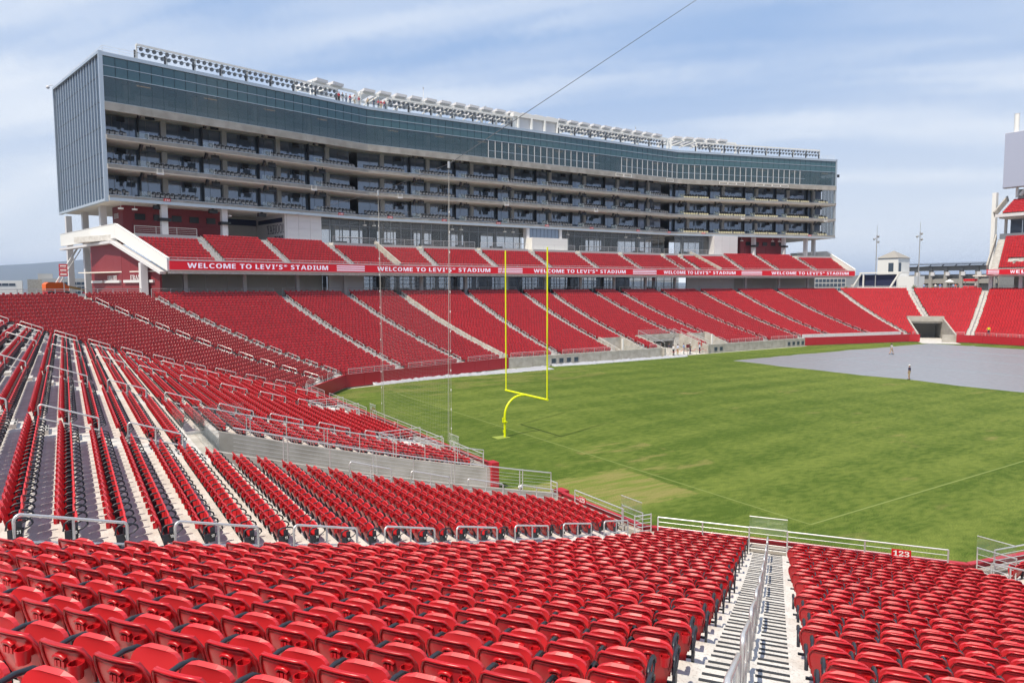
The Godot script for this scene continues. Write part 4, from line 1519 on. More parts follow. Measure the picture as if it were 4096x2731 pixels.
func suites() -> void:
	var starts := [[-4.6, 4.53, 13.67, 22.8, 31.83, 41.4], [-0.5, 9.25, 19.0, 28.75, 38.5, 48.1, 57.5, 67.6, 77.2], [1.1, 10.8, 20.9, 30.2, 39.9, 49.0]]
	var levels := [[32.12, 36.05], [28.22, 31.55], [23.97, 27.6]]
	for lv in 3:
		var y0: float = levels[lv][0]
		var y1: float = levels[lv][1]
		for i in 3:
			var L := tl(i)
			for k in starts[i].size() - 1:
				var a: float = maxf(starts[i][k], 0.05)
				var b: float = minf(starts[i][k + 1], L - 0.05)
				if b - a < 0.6:
					continue
				var S := Node3D.new()
				S.name = "suite_bay"
				tower.add_child(S, true)
				# window wall set back behind the seats
				var w := (b - a) / 4.0
				for q in 4:
					fbox(S, "window", i, a + w * q + 0.03, a + w * (q + 1) - 0.03, y0 + 0.05, y1 - 0.12, 5.20, 5.26, M["suite_glass"])
				fbox(S, "back_wall", i, a, b, y0, y1, 5.35, 5.5, M["interior"])
				fbox(S, "riser", i, a, b, y0 - 0.02, y0 + 0.34, 1.75, 5.2, M["concrete_bare"])
				if b - a > 5.0:
					fbox(S, "pier", i, a + (b - a) * 0.46, a + (b - a) * 0.46 + 0.75, y0, y1, 4.6, 5.15, M["slab_edge"])
					fbox(S, "counter", i, a + 2.4, b - 2.4, y0 + 1.22, y0 + 1.30, 2.62, 3.0, M["white_panel"])
				if starts[i][k] >= 0.0:
					fbox(S, "partition", i, a + 1.0, a + 1.16, y0, y1, 4.5, 5.2, M["black"])
					var c := pat(TP, i, a, 0.5)
					part(S, "speaker", BOXM, M["tv"], Transform3D(Basis(Vector3.UP, tyaw(i) + 0.5) * Basis(Vector3.RIGHT, -0.35).scaled_local(Vector3(0.42, 0.95, 0.32)), v3(c, y1 - 0.55)))
					part(S, "screen", BOXM, M["tv"], Transform3D(Basis(Vector3.UP, tyaw(i)) * Basis(Vector3.RIGHT, 0.3).scaled_local(Vector3(1.25, 0.75, 0.14)), v3(pat(TP, i, a + 1.35, 0.5), y1 - 0.62)))
					fbox(S, "hanger", i, a + 1.3, a + 1.4, y1 - 0.4, y1, 0.45, 0.55, M["tv"])
					part(S, "screen", BOXM, M["tv"], Transform3D(Basis(Vector3.UP, tyaw(i)) * Basis(Vector3.RIGHT, 0.2).scaled_local(Vector3(1.1, 0.7, 0.14)), v3(pat(TP, i, a - 1.3 if a > 2.0 else a + 3.0, 4.6), y1 - 0.6)))
					fbox(S, "guard", i, a - 0.5 if a > 1.0 else a, a + 1.0, y0, y0 + 0.95, 0.25, 0.28, M["glass"])
					fbox(S, "guard_post", i, a + 1.02, a + 1.06, y0, y0 + 1.0, 0.24, 0.29, M["steel"])
				# seats: two rows with an aisle at the bay's end
				var s0 := a + 1.55
				var s1 := b - 0.9
				if starts[i][k] < 0.0:
					s0 = a + 0.4
				var n := int((s1 - s0) / 0.66)
				var z := v3(-pn(TP, i), 0.0)
				var bas := Basis(Vector3.UP.cross(z), Vector3.UP, z)
				for q in n:
					var gap := 0.5 if q > n / 2 else 0.0
					for rw in 2:
						var pos := v3(pat(TP, i, s0 + 0.66 * (q + 0.3) + gap * 0.6 - 0.25, 0.95 + 1.25 * rw), y0 + 0.36 * rw)
						suite_seats.append({"xf": Transform3D(bas, pos), "far": pos.distance_to(CAM_POS), "cream": i == 2})
	place_suite_seats()

func suite_seat_mesh(cream: bool) -> ArrayMesh:
	var b := MB.new()
	# backrest, slightly reclined, with a rounded head
	var pts := [Vector2(-0.24, 0.42), Vector2(0.24, 0.42), Vector2(0.26, 0.75), Vector2(0.20, 0.90), Vector2(-0.20, 0.90), Vector2(-0.26, 0.75)]
	for f in [0.0, 1.0]:
		for k in range(1, 5):
			var A: Vector2 = pts[0]; var B: Vector2 = pts[k]; var C: Vector2 = pts[k + 1]
			var zz := func(p: Vector2) -> Vector3: return Vector3(p.x, p.y, -0.16 - (p.y - 0.42) * 0.25 - 0.09 * f)
			if f < 0.5:
				b.tri(zz.call(A), zz.call(B), zz.call(C))
			else:
				b.tri(zz.call(A), zz.call(C), zz.call(B))
	for k in 6:
		var A: Vector2 = pts[k]; var B: Vector2 = pts[(k + 1) % 6]
		var a0 := Vector3(A.x, A.y, -0.16 - (A.y - 0.42) * 0.25)
		var b0 := Vector3(B.x, B.y, -0.16 - (B.y - 0.42) * 0.25)
		var o := Vector3(0, 0, -0.09)
		b.quad(a0, a0 + o, b0 + o, b0)
	b.box(Vector3(-0.05, 0.0, -0.12), Vector3(0.05, 0.38, 0.0))
	var m := b.mesh(M["suite_back"])
	b = MB.new()
	if cream:
		b.box(Vector3(-0.25, 0.36, -0.14), Vector3(0.25, 0.47, 0.34))
		b.box(Vector3(-0.22, 0.15, 0.25), Vector3(0.22, 0.36, 0.31))
	else:
		b.box(Vector3(-0.24, 0.36, -0.12), Vector3(0.24, 0.68, 0.04))
		b.box(Vector3(-0.24, 0.34, 0.04), Vector3(0.24, 0.44, 0.10))
	return b.mesh(M["suite_cream"] if cream else M["suite_pan"], m)

func place_suite_seats() -> void:
	suite_seats.sort_custom(func(p, q): return p.far < q.far)
	var ms := [suite_seat_mesh(false), suite_seat_mesh(true)]
	var rest := [[], []]
	for k in suite_seats.size():
		var e: Dictionary = suite_seats[k]
		if k < 300:
			var o := MeshInstance3D.new()
			o.name = numbered("balcony_chair")
			o.mesh = ms[1 if e.cream else 0]
			o.transform = e.xf
			add_child(o)
			tag(o, "grey padded chair on an open suite balcony of the tower", "chair", "padded chairs of the suite balconies")
		else:
			rest[1 if e.cream else 0].append(e.xf)
	for c in 2:
		var mm := MultiMesh.new()
		mm.transform_format = MultiMesh.TRANSFORM_3D
		mm.mesh = ms[c]
		mm.instance_count = rest[c].size()
		for k in rest[c].size():
			mm.set_instance_transform(k, rest[c][k])
		var o := MultiMeshInstance3D.new()
		o.name = numbered("suite_seating")
		o.multimesh = mm
		o.set_meta("kind", "stuff")
		add_child(o)
		tag(o, "rows of cream padded seats on the far suite balconies" if c == 1 else "rows of small grey seats on the more distant suite balconies", "seating")

# ---------------------------------------------------------------- below the tower
func bbox(parent: Node, called: String, i: int, s0: float, s1: float, y0: float, y1: float, d0: float, d1: float, ma: Material) -> MeshInstance3D:
	return box(parent, called, v3(pat(BP, i, (s0 + s1) * 0.5, (d0 + d1) * 0.5), (y0 + y1) * 0.5), Vector3(s1 - s0, y1 - y0, d1 - d0), ma, atan2(pn(BP, i).x, pn(BP, i).y))

func build_tower_base() -> void:
	# round-free white columns that carry the overhanging ends
	var cols := [[Vector2(-24.0, -77.0), 0.0, 23.3, "at the front corner of the tower over the food stalls"], [Vector2(-26.0, -88.5), 0.0, 23.3, "behind the front corner column of the tower"], [Vector2(-28.2, -97.0), 0.0, 23.3, "at the back corner of the tower"], [Vector2(-20.3, -61.8), 0.0, 14.6, "under the sloping white stair wall"], [Vector2(131.5, -68.5), 9.9, 23.3, "first under the far end of the tower"], [Vector2(137.0, -70.0), 9.9, 23.3, "second under the far end of the tower"], [Vector2(-16.6, -70.2), 18.7, 23.3, "before the red club wall"], [Vector2(-8.0, -72.2), 18.7, 23.3, "before the open fan terrace"], [Vector2(116.0, -72.2), 18.7, 23.3, "before the far red club wall"], [Vector2(124.5, -69.8), 18.7, 23.3, "beside the far red club wall"]]
	for e in cols:
		var o := thing("tower_column", "white square column " + e[3], "column", v3(e[0], e[1]), 0.21)
		box(o, "shaft", Vector3(0, (e[2] - e[1]) * 0.5, 0), Vector3(0.85, e[2] - e[1], 0.85), M["white_panel"])
		if e[1] > 15.0:
			box(o, "speaker", Vector3(0, 2.4, 0.2), Vector3(1.5, 0.45, 1.3), M["tv"])
	# red club block on the terrace
	for e in [[0, -0.5, 14.8, 17.0, "near"], [2, 20.0, 33.0, 13.0, "far"]]:
		var o := thing("club_block", "dark red panelled club wall with screens under the %s end of the tower" % e[4], "building")
		bbox(o, "wall", e[0], e[1], e[2], 18.7, 23.3, e[3], e[3] + 5.0, M["red_paint"])
		for k in 5:
			bbox(o, "screen", e[0], e[1] + 1.6 + 2.6 * k, e[1] + 3.0 + 2.6 * k, 21.3, 22.2, e[3] - 0.14, e[3] - 0.02, M["tv"])
		for k in 2:
			bbox(o, "shutter", e[0], e[1] + 1.3 + 6.6 * k, e[1] + 6.6 + 6.6 * k, 18.75, 20.6, e[3] - 0.10, e[3] - 0.01, M["red_paint"])
			bbox(o, "lintel", e[0], e[1] + 1.2 + 6.6 * k, e[1] + 6.7 + 6.6 * k, 20.6, 20.75, e[3] - 0.2, e[3] - 0.01, M["red_paint"])
		if e[0] == 0:
			var n := pn(BP, 0)
			var t := pt(BP, 0)
			for k in 5:
				box(o, "louvre", v3(pat(BP, 0, -0.55, 20.0), 21.6 + 0.16 * k), Vector3(0.06, 0.07, 2.2), M["white_panel"], atan2(n.x, n.y))
	# open fan terrace: dark back, white side wall with lettering
	var fz := thing("fan_terrace", "shaded open fan terrace with a dark back wall under the tower", "terrace")
	bbox(fz, "back_wall", 0, 14.9, 29.0, 18.7, 23.3, 23.0, 23.3, M["beige"])
	bbox(fz, "screen_wall", 0, 15.0, 22.3, 21.9, 22.9, 22.8, 22.95, M["navy"])
	var yw := thing("sponsor_wall", "white side wall lettered YAHOO! beside the open fan terrace", "wall")
	bbox(yw, "wall", 0, 22.4, 22.7, 18.7, 23.3, 12.4, 22.9, M["white_panel"])
	bbox(yw, "screen", 0, 22.28, 22.38, 22.0, 22.7, 13.2, 22.0, M["navy"])
	var fc := v3(-pt(BP, 0), 0.0)
	lettering(yw, "lettering", "YAHOO!", v3(pat(BP, 0, 22.36, 15.9), 20.95), fc, 6.0, 1.45, M["navy"], 400, true)
	lettering(yw, "lettering", "ZONE", v3(pat(BP, 0, 22.36, 14.6), 19.45), fc, 3.2, 0.7, M["navy"], 700)
	panel_wall("service_block", "white panelled block between the fan terrace and the club glass", 0, 22.7, 29.0, 12.3)
	panel_wall("service_block", "white panelled block at the far end of the club glass", 2, 10.3, 17.2, 10.6)
	glazing("upper_club_glazing", "short glazed club front beside the white service block", 0, 29.1, 39.2, 13.4, 18.75, 23.3, 2.1)
	glazing("upper_club_glazing", "glazed club front between the bend and the press booth", 1, -0.8, 32.4, 13.4, 18.75, 23.3, 2.1)
	glazing("upper_club_glazing", "glazed club front past the press booth", 1, 41.8, 73.0, 13.4, 18.75, 23.3, 2.1)
	glazing("upper_club_glazing", "glazed club front at the far bend of the stand", 2, 0.4, 10.2, 12.6, 18.75, 23.3, 2.0)
	# press booth
	var pb := thing("press_booth", "white press booth with a row of dark windows above the upper seats", "booth")
	bbox(pb, "body", 1, 32.6, 41.6, 18.7, 21.2, 9.9, 13.0, M["white"])
	bbox(pb, "side", 1, 32.6, 33.3, 21.2, 23.3, 11.9, 13.2, M["white_panel"])
	bbox(pb, "side", 1, 41.0, 41.6, 21.2, 23.3, 11.9, 13.2, M["white_panel"])
	for k in 8:
		bbox(pb, "window", 1, 33.4 + 0.95 * k, 34.28 + 0.95 * k, 21.3, 23.2, 12.2, 12.3, M["suite_glass"])
	bbox(pb, "room", 1, 33.3, 41.0, 21.2, 23.3, 12.5, 13.2, M["interior"])
	# globe lamps and speakers hung under the soffit
	for e in [[0, 1.8], [0, 3.6], [0, 17.2], [1, -0.3], [1, 1.5], [1, 17.5], [1, 19.5], [1, 29.5], [1, 31.5], [1, 43.5], [1, 45.5], [1, 62.0], [1, 66.0], [2, 1.0], [2, 3.0], [2, 19.0], [2, 28.0], [2, 30.0]]:
		var o := thing("pendant_lamp", "white dome lamp hung under the tower soffit", "lamp", v3(pat(TP, e[0], e[1], 1.2), 22.4), 0.0, "pendant lamps under the tower")
		pipe(o, "stem", Vector3.ZERO, Vector3(0, 0.9, 0), 0.03, M["white"])
		pipe(o, "shade", Vector3(0, -0.12, 0), Vector3(0, 0.08, 0), 0.36, M["white"], true)
	for e in [[0, 6.7], [0, 14.6], [0, 22.4], [0, 30.0]]:
		var o := thing("soffit_speaker", "black loudspeaker box fixed under the tower soffit", "speaker", v3(pat(TP, e[0], e[1], 1.0), 22.85), tyaw(0), "speakers under the tower")
		box(o, "case", Vector3.ZERO, Vector3(1.3, 0.55, 0.5), M["tv"])
		box(o, "bracket", Vector3(0, 0.35, 0), Vector3(0.3, 0.2, 0.3), M["tv"])
	food_stalls()

func panel_wall(called: String, label: String, i: int, s0: float, s1: float, d: float) -> void:
	var o := thing(called, label, "building")
	bbox(o, "core", i, s0, s1, 18.7, 23.3, d + 0.06, d + 6.0, M["white_panel"])
	var n := 3
	for k in n:
		for j in 4:
			var a := lerpf(s0, s1, float(k) / n) + 0.015
			var b := lerpf(s0, s1, float(k + 1) / n) - 0.015
			bbox(o, "panel", i, a, b, 18.72 + 1.14 * j, 18.72 + 1.14 * (j + 1) - 0.03, d, d + 0.05, M["white_panel"])

func food_stalls() -> void:
	var F: Array[Vector2] = [Vector2(-25.6, -79.5), Vector2(-22.3, -67.6), Vector2(-18.4, -60.0)]
	var o := thing("food_stalls", "dark red panelled food stall block under the white stair wall", "building")
	for e in [[0, 17.6, 17.6], [1, 17.0, 13.2]]:
		var A: Vector2 = F[e[0]]
		var B: Vector2 = F[e[0] + 1]
		var t := (B - A).normalized() * 0.0
		var w := Vector2(-(B - A).y, (B - A).x).normalized() * 0.15
		var m := 4
		for k in m:
			var p := A.lerp(B, float(k) / m)
			var q := A.lerp(B, float(k + 1) / m)
			var ya := lerpf(e[1], e[2], float(k) / m)
			var yb := lerpf(e[1], e[2], float(k + 1) / m)
			var b := MB.new()
			var g := (q - p).normalized() * 0.01
			p += g
			q -= g
			b.quad(v3(p + w, 9.9), v3(q + w, 9.9), v3(q + w, yb), v3(p + w, ya))
			b.quad(v3(q - w, 9.9), v3(p - w, 9.9), v3(p - w, ya), v3(q - w, yb))
			b.quad(v3(p - w, ya), v3(p + w, ya), v3(q + w, yb), v3(q - w, yb))
			b.quad(v3(p - w, 9.9), v3(p + w, 9.9), v3(p + w, ya), v3(p - w, ya))
			b.quad(v3(q + w, 9.9), v3(q - w, 9.9), v3(q - w, yb), v3(q + w, yb))
			part(o, "panel", b.mesh(), M["red_paint"])
	box(o, "back_wall", Vector3(-16.0, 11.6, -76.0), Vector3(14.0, 3.4, 0.3), M["beige"])
	for w in [[0, 0.05, 0.42, ""], [0, 0.50, 0.97, "GARLIC FRIES"], [1, 0.08, 0.86, "FRANKS"]]:
		var A: Vector2 = F[w[0]]
		var B: Vector2 = F[w[0] + 1]
		var t := (B - A).normalized()
		var n := Vector2(-t.y, t.x)
		if n.dot(Vector2(-1, 0.3)) < 0.0:
			n = -n
		var L := (B - A).length()
		var a: Vector2 = A + t * L * w[1]
		var b: Vector2 = A + t * L * w[2]
		var c: Vector2 = (a + b) * 0.5
		var yaw := atan2(-t.y, t.x)
		var st := Node3D.new()
		st.name = "stall"
		o.add_child(st, true)
		box(st, "shutter", v3(c + n * 0.06, 10.95), Vector3((b - a).length(), 2.0, 0.08), M["red_pad"], yaw)
		for k in 5:
			box(st, "shutter_rib", v3(c + n * 0.115, 10.2 + 0.38 * k), Vector3((b - a).length(), 0.03, 0.03), M["red_paint"], yaw)
		box(st, "awning", v3(c + n * 0.28, 12.15), Vector3((b - a).length() + 0.1, 0.36, 0.28), M["white_panel"], yaw)
		if w[3] != "":
			lettering(st, "lettering", w[3], v3(c + n * 0.30 - t * 0.1, 12.68), v3(n, 0.0), minf(L * 0.42, 3.6), 0.62, M["white_panel"], 700, true)

# ---------------------------------------------------------------- tower roof
func flood_mesh() -> ArrayMesh:
	# a bell reflector opening along +z
	var prof := [[0.05, -0.42], [0.12, -0.40], [0.16, -0.24], [0.27, -0.05], [0.31, 0.04]]
	var b := MB.new()
	var inner := MB.new()
	for k in 10:
		var a0 := TAU * k / 10
		var a1 := TAU * (k + 1) / 10
		for j in prof.size() - 1:
			var p0: Array = prof[j]; var p1: Array = prof[j + 1]
			var A := Vector3(cos(a0) * p0[0], sin(a0) * p0[0], p0[1]); var B := Vector3(cos(a1) * p0[0], sin(a1) * p0[0], p0[1])
			var C := Vector3(cos(a1) * p1[0], sin(a1) * p1[0], p1[1]); var D := Vector3(cos(a0) * p1[0], sin(a0) * p1[0], p1[1])
			b.quad(A, B, C, D)
		inner.tri(Vector3(0, 0, -0.2), Vector3(cos(a0) * 0.30, sin(a0) * 0.30, 0.03), Vector3(cos(a1) * 0.30, sin(a1) * 0.30, 0.03))
	var m := b.mesh(M["galv"])
	return inner.mesh(M["grey_metal"], m)

func build_roof() -> void:
	var fm := flood_mesh()
	var groups := [[0, 4.7, 36.7, "at the near end of the tower roof"], [1, 4.3, 31.4, "before the white roof screens"], [1, 43.0, 73.1, "past the white roof screens"], [2, 5.7, 41.2, "at the far end of the tower roof"]]
	for g in groups:
		var i: int = g[0]
		var o := thing("light_rack", "two-tier white rack of stadium floodlights " + g[3], "floodlights", Vector3.ZERO, 0.0, "floodlight racks on the tower roof")
		var d := 0.9
		bar(o, "top_beam", v3(pat(TP, i, g[1], d + 0.1), 45.35), v3(pat(TP, i, g[2], d + 0.1), 45.35), 0.30, 0.26, M["white"])
		for y in [44.95, 44.22]:
			pipe(o, "rail", v3(pat(TP, i, g[1], d), y), v3(pat(TP, i, g[2], d), y), 0.05, M["grey_metal"])
		var n := int((g[2] - g[1]) / 3.9)
		for k in n + 1:
			var s := lerpf(g[1], g[2], float(k) / n)
			box(o, "post", v3(pat(TP, i, s, d + 0.15), 44.25), Vector3(0.22, 2.3, 0.22), M["white"], tyaw(i))
			box(o, "control_box", v3(pat(TP, i, s - 0.28, d + 0.05), 43.9), Vector3(0.2, 1.3, 0.2), M["dark"], tyaw(i))
		var face := axis_basis(v3(-pn(TP, i), -0.55))
		for q in int((g[2] - g[1]) / 0.88):
			var s: float = g[1] + 0.5 + 0.88 * q
			for y in [44.78, 44.05]:
				var jit := Basis(Vector3.UP, 0.25 * sin(q * 2.1 + y))
				part(o, "floodlight", fm, null, Transform3D(jit * face, v3(pat(TP, i, s + (0.2 if y < 44.5 else 0.0), d - 0.12), y)))
	# roof guard rail at the near corner
	var rl := thing("roof_railing", "thin white guard rail around the near corner of the tower roof", "railing")
	for k in 3:
		pipe(rl, "rail", v3(pat(TP, 0, 0.2, 0.5), 43.4 + 0.35 * k), v3(pat(TP, 0, 4.6, 0.5), 43.4 + 0.35 * k), 0.02, M["white"])
		pipe(rl, "rail", v3(pat(TP, 0, 0.2, 0.5), 43.4 + 0.35 * k), v3(pat(TP, 0, 0.2, 22.0), 43.4 + 0.35 * k), 0.02, M["white"])
	for k in 10:
		var p := pat(TP, 0, 0.2, 0.5 + 2.35 * k)
		pipe(rl, "post", v3(p, 43.1), v3(p, 44.12), 0.02, M["white"])
	for k in 3:
		var p := pat(TP, 0, 0.2 + 2.1 * k, 0.5)
		pipe(rl, "post", v3(p, 43.1), v3(p, 44.12), 0.02, M["white"])
	var r2 := thing("roof_railing", "thin white guard rail at the far corner of the tower roof", "railing")
	for k in 3:
		pipe(r2, "rail", v3(pat(TP, 2, 41.5, 0.5), 43.4 + 0.35 * k), v3(pat(TP, 2, 45.4, 0.5), 43.4 + 0.35 * k), 0.02, M["white"])
	for k in 3:
		var p := pat(TP, 2, 41.5 + 1.9 * k, 0.5)
		pipe(r2, "post", v3(p, 43.1), v3(p, 44.12), 0.02, M["white"])
	# white pergola with tilted solar panels
	var pg := thing("roof_pergola", "white steel pergola with tilted solar panels along the tower roof", "pergola")
	for i in 3:
		var lo: float = [33.0, 0.0, 0.0][i]
		var hi: float = [tl(0), tl(1), 18.0][i]
		for d in [3.2, 9.0]:
			bar(pg, "beam", v3(pat(TP, i, lo, d), 46.25), v3(pat(TP, i, hi, d), 46.25), 0.35, 0.40, M["white"])
		var n := maxi(1, int((hi - lo) / 9.2))
		for k in n + 1:
			for d in [3.2, 9.0]:
				box(pg, "post", v3(pat(TP, i, lerpf(lo, hi, float(k) / n), d), 44.6), Vector3(0.40, 3.1, 0.40), M["white"], tyaw(i))
		var m := int((hi - lo) / 3.1)
		for k in m:
			var s: float = lo + 3.1 * (k + 0.5)
			var c := v3(pat(TP, i, s, 6.6), 46.75)
			part(pg, "solar_panel", BOXM, M["white_panel"], Transform3D((Basis(Vector3.UP, tyaw(i)) * Basis(Vector3.RIGHT, -0.03) * Basis(Vector3.BACK, 0.05)).scaled_local(Vector3(2.1, 0.45, 9.0)), c))
			bar(pg, "rafter", v3(pat(TP, i, s - 1.2, 2.8), 46.0), v3(pat(TP, i, s - 1.2, 10.5), 46.0), 0.14, 0.26, M["white"])
	# white fabric screens in a frame
	var ws := thing("roof_screens", "three white fabric screens in a white frame on the tower roof", "screen")
	fbox(ws, "frame", 1, 31.6, 42.8, 45.6, 46.4, 1.0, 2.4, M["white"])
	for k in 4:
		fbox(ws, "post", 1, 32.6 + 3.3 * k, 32.95 + 3.3 * k, 43.1, 45.6, 0.9, 1.4, M["white"])
	for k in 3:
		fbox(ws, "fabric", 1, 32.95 + 3.3 * k, 35.9 + 3.3 * k, 43.5, 45.6, 1.5, 1.56, M["white_panel"])
	fbox(ws, "wall", 1, 29.8, 32.5, 43.1, 45.6, 1.3, 1.6, M["white"])
	# glass guard of the roof terrace
	var gg := thing("terrace_guard", "clear glass guard of the roof terrace where visitors stand", "guard")
	for k in 3:
		fbox(gg, "pane", 0, 37.2 + 1.55 * k, 38.68 + 1.55 * k, 43.12, 44.4, 0.35, 0.38, M["glass"])
	for k in 3:
		fbox(gg, "pane", 1, 0.1 + 1.4 * k, 1.45 + 1.4 * k, 43.12, 44.4, 0.35, 0.38, M["glass"])
	for e in [[1, 14.0, 49.5], [1, 28.0, 47.8], [1, 69.0, 48.3], [2, 14.0, 47.4]]:
		var o := thing("antenna", "thin white antenna mast on the tower roof", "antenna", v3(pat(TP, e[0], e[1], 6.0), 43.1), 0.0, "antennas on the roof")
		pipe(o, "mast", Vector3.ZERO, Vector3(0, e[2] - 43.1, 0), 0.05, M["white"])
		pipe(o, "tip", Vector3(0, e[2] - 43.1, 0), Vector3(0, e[2] - 42.7, 0), 0.1, M["galv"])

# ---------------------------------------------------------------- far end
func build_far_end() -> void:
	# deck over the far end zone, only its near corner is in view
	var o := thing("far_deck", "pale stepped upper deck over the far end zone", "terrace")
	for k in 20:
		var x := 148.4 + 0.72 * k
		var y := 14.9 + 0.385 * k
		var zl := -32.6 - 0.24 * k
		part(o, "step", prism([Vector2(x - 0.5, zl), Vector2(x - 0.5, 4.0), Vector2(x + 0.22, 4.0), Vector2(x + 0.22, zl)], y - 1.0, y), M["tread"])
		for q in 44:
			var pos := Vector3(x, y, zl + 1.7 + SEAT_W * q)
			if in_view(pos, 0.1) and not (k > 2 and k < 6 and q > 2 and q < 9):
				seats.append({"xf": Transform3D(Basis(Vector3(0, 0, 1), Vector3.UP, Vector3(-1, 0, 0)), pos), "far": pos.distance_to(CAM_POS), "seg": 30, "row": k + 1, "idx": q, "count": 0, "block": 0, "end": false, "low": false})
	for k in 8:
		var x := 162.6 + 0.75 * k
		var y := 28.3 + 0.45 * k
		part(o, "step", prism([Vector2(x - 0.5, -37.4), Vector2(x - 0.5, 4.0), Vector2(x + 0.25, 4.0), Vector2(x + 0.25, -37.4)], y - 1.0, y), M["tread"])
		for q in 30:
			var pos := Vector3(x, y, -36.6 + SEAT_W * q)
			if in_view(pos, 0.1):
				seats.append({"xf": Transform3D(Basis(Vector3(0, 0, 1), Vector3.UP, Vector3(-1, 0, 0)), pos), "far": pos.distance_to(CAM_POS), "seg": 31, "row": k + 1, "idx": q, "count": 0, "block": 0, "end": false, "low": false})
	bar(o, "stair_wall", Vector3(147.6, 15.2, -33.2), Vector3(162.6, 23.0, -38.0), 0.3, 1.3, M["concrete"])
	bar(o, "stair_wall", Vector3(162.0, 28.3, -38.4), Vector3(168.6, 32.6, -38.4), 0.3, 1.4, M["concrete"])
	box(o, "deck_edge", Vector3(162.0, 27.9, -16.0), Vector3(1.2, 0.7, 44.0), M["white_panel"])
	box(o, "soffit", Vector3(167.0, 27.4, -16.0), Vector3(9.0, 0.3, 43.0), M["soffit"])
	box(o, "suite_front", Vector3(163.4, 23.0, -16.0), Vector3(0.6, 1.3, 43.0), M["grey_metal"])
	for k in 12:
		box(o, "suite_window", Vector3(166.5, 25.5, -35.4 + 2.6 * k), Vector3(0.1, 3.4, 2.5), M["suite_glass"])
	box(o, "suite_pier", Vector3(165.4, 25.5, -37.2), Vector3(0.5, 4.0, 0.5), M["beige"])
	box(o, "back_wall", Vector3(169.6, 33.4, -14.0), Vector3(0.6, 2.4, 45.0), M["interior"])
	box(o, "under_slab", Vector3(156.0, 13.4, -16.0), Vector3(17.0, 0.3, 40.0), M["soffit"])
	for k in 6:
		box(o, "column", Vector3(149.5, 11.7, -33.0 + 6.0 * k), Vector3(0.7, 3.6, 0.7), M["white_panel"])
	box(o, "back_room", Vector3(161.0, 11.7, -16.0), Vector3(0.3, 3.6, 34.0), M["concrete_bare"])
	box(o, "pylon", Vector3(166.5, 24.0, -40.3), Vector3(1.2, 20.0, 0.9), M["white"])
	box(o, "vomitory", Vector3(150.6, 16.2, -28.6), Vector3(2.6, 0.9, 0.3), M["concrete"])
	box(o, "vomitory", Vector3(150.6, 16.2, -24.9), Vector3(2.6, 0.9, 0.3), M["concrete"])
	box(o, "vomitory", Vector3(151.9, 16.4, -26.7), Vector3(0.2, 1.3, 3.6), M["concrete"])
	var rb := thing("far_ribbon", "red ribbon display with white stripes over the far end zone", "display")
	box(rb, "panel", Vector3(147.0, 14.2, -16.4), Vector3(0.2, 1.15, 33.0), M["led_red"])
	for k in 3:
		box(rb, "stripe", Vector3(146.87, 13.88 + 0.32 * k, -31.5), Vector3(0.03, 0.15, 2.3), M["led_white"])
	var z := -28.1
	for ch in "WELCOME":
		lettering(rb, "letter", ch, Vector3(146.86, 14.2, z + 0.42), Vector3(-1, 0, 0), 0.72 if ch != "W" and ch != "M" else 0.95, 0.66, M["led_white"], 800)
		z += 1.02
	var sb := thing("scoreboard", "large blank pale grey scoreboard screen above the far deck", "scoreboard")
	box(sb, "screen", Vector3(166.2, 41.5, -16.0), Vector3(0.4, 13.0, 45.2), M["screen_grey"])
	box(sb, "case", Vector3(167.1, 41.5, -16.0), Vector3(1.4, 13.3, 45.5), M["white_panel"])
	for k in 4:
		bar(sb, "support", Vector3(168.0, 33.0, -35.5 + 6.5 * k), Vector3(167.5, 35.2, -33.5 + 6.5 * k), 0.6, 0.6, M["white"])
		box(sb, "support", Vector3(168.0, 34.0, -36.2 + 6.5 * k), Vector3(0.5, 3.0, 0.5), M["white"])
	var ms := thing("mast", "white cylindrical mast standing on the scoreboard", "mast", Vector3(167.4, 48.1, -36.8))
	pipe(ms, "shaft", Vector3.ZERO, Vector3(0, 4.4, 0), 0.55, M["white"], true)
	pipe(ms, "cap", Vector3(0, 4.4, 0), Vector3(0, 4.5, 0), 0.58, M["white_panel"], true)
	# far tunnel in the corner
	var ft := thing("far_tunnel", "concrete tunnel mouth with dark opening in the far corner stand", "tunnel")
	var c0 := at_seg(7, 1.6, 0.0)
	for e in [[1.6, "side_wall"], [8.2, "side_wall"]]:
		var b := MB.new()
		var A := at_seg(7, e[0] - 0.15, 0.2); var B := at_seg(7, e[0] - 0.15, 11.4); var C := at_seg(7, e[0] + 0.15, 11.4); var D := at_seg(7, e[0] + 0.15, 0.2)
		var ya := 1.6; var yb := 4.6
		b.quad(v3(A, 0), v3(B, 0), v3(B, yb), v3(A, ya))
		b.quad(v3(C, 0), v3(D, 0), v3(D, ya), v3(C, yb))
		b.quad(v3(A, ya), v3(B, yb), v3(C, yb), v3(D, ya))
		b.quad(v3(D, 0), v3(A, 0), v3(A, ya), v3(D, ya))
		part(ft, "side_wall", b.mesh(), M["concrete"])
	var yaw7 := atan2(seg_n(7).x, seg_n(7).y)
	box(ft, "header", v3(at_seg(7, 4.9, 10.8), 4.2), Vector3(6.9, 1.1, 1.0), M["concrete"], yaw7)
	box(ft, "inner_wall", v3(at_seg(7, 4.9, 17.0), 1.9), Vector3(7.4, 3.8, 0.3), M["interior"], yaw7)
	box(ft, "inner_wall", v3(at_seg(7, 1.5, 14.0), 1.9), Vector3(0.2, 3.8, 6.2), M["interior"], yaw7)
	box(ft, "inner_wall", v3(at_seg(7, 8.3, 14.0), 1.9), Vector3(0.2, 3.8, 6.2), M["interior"], yaw7)
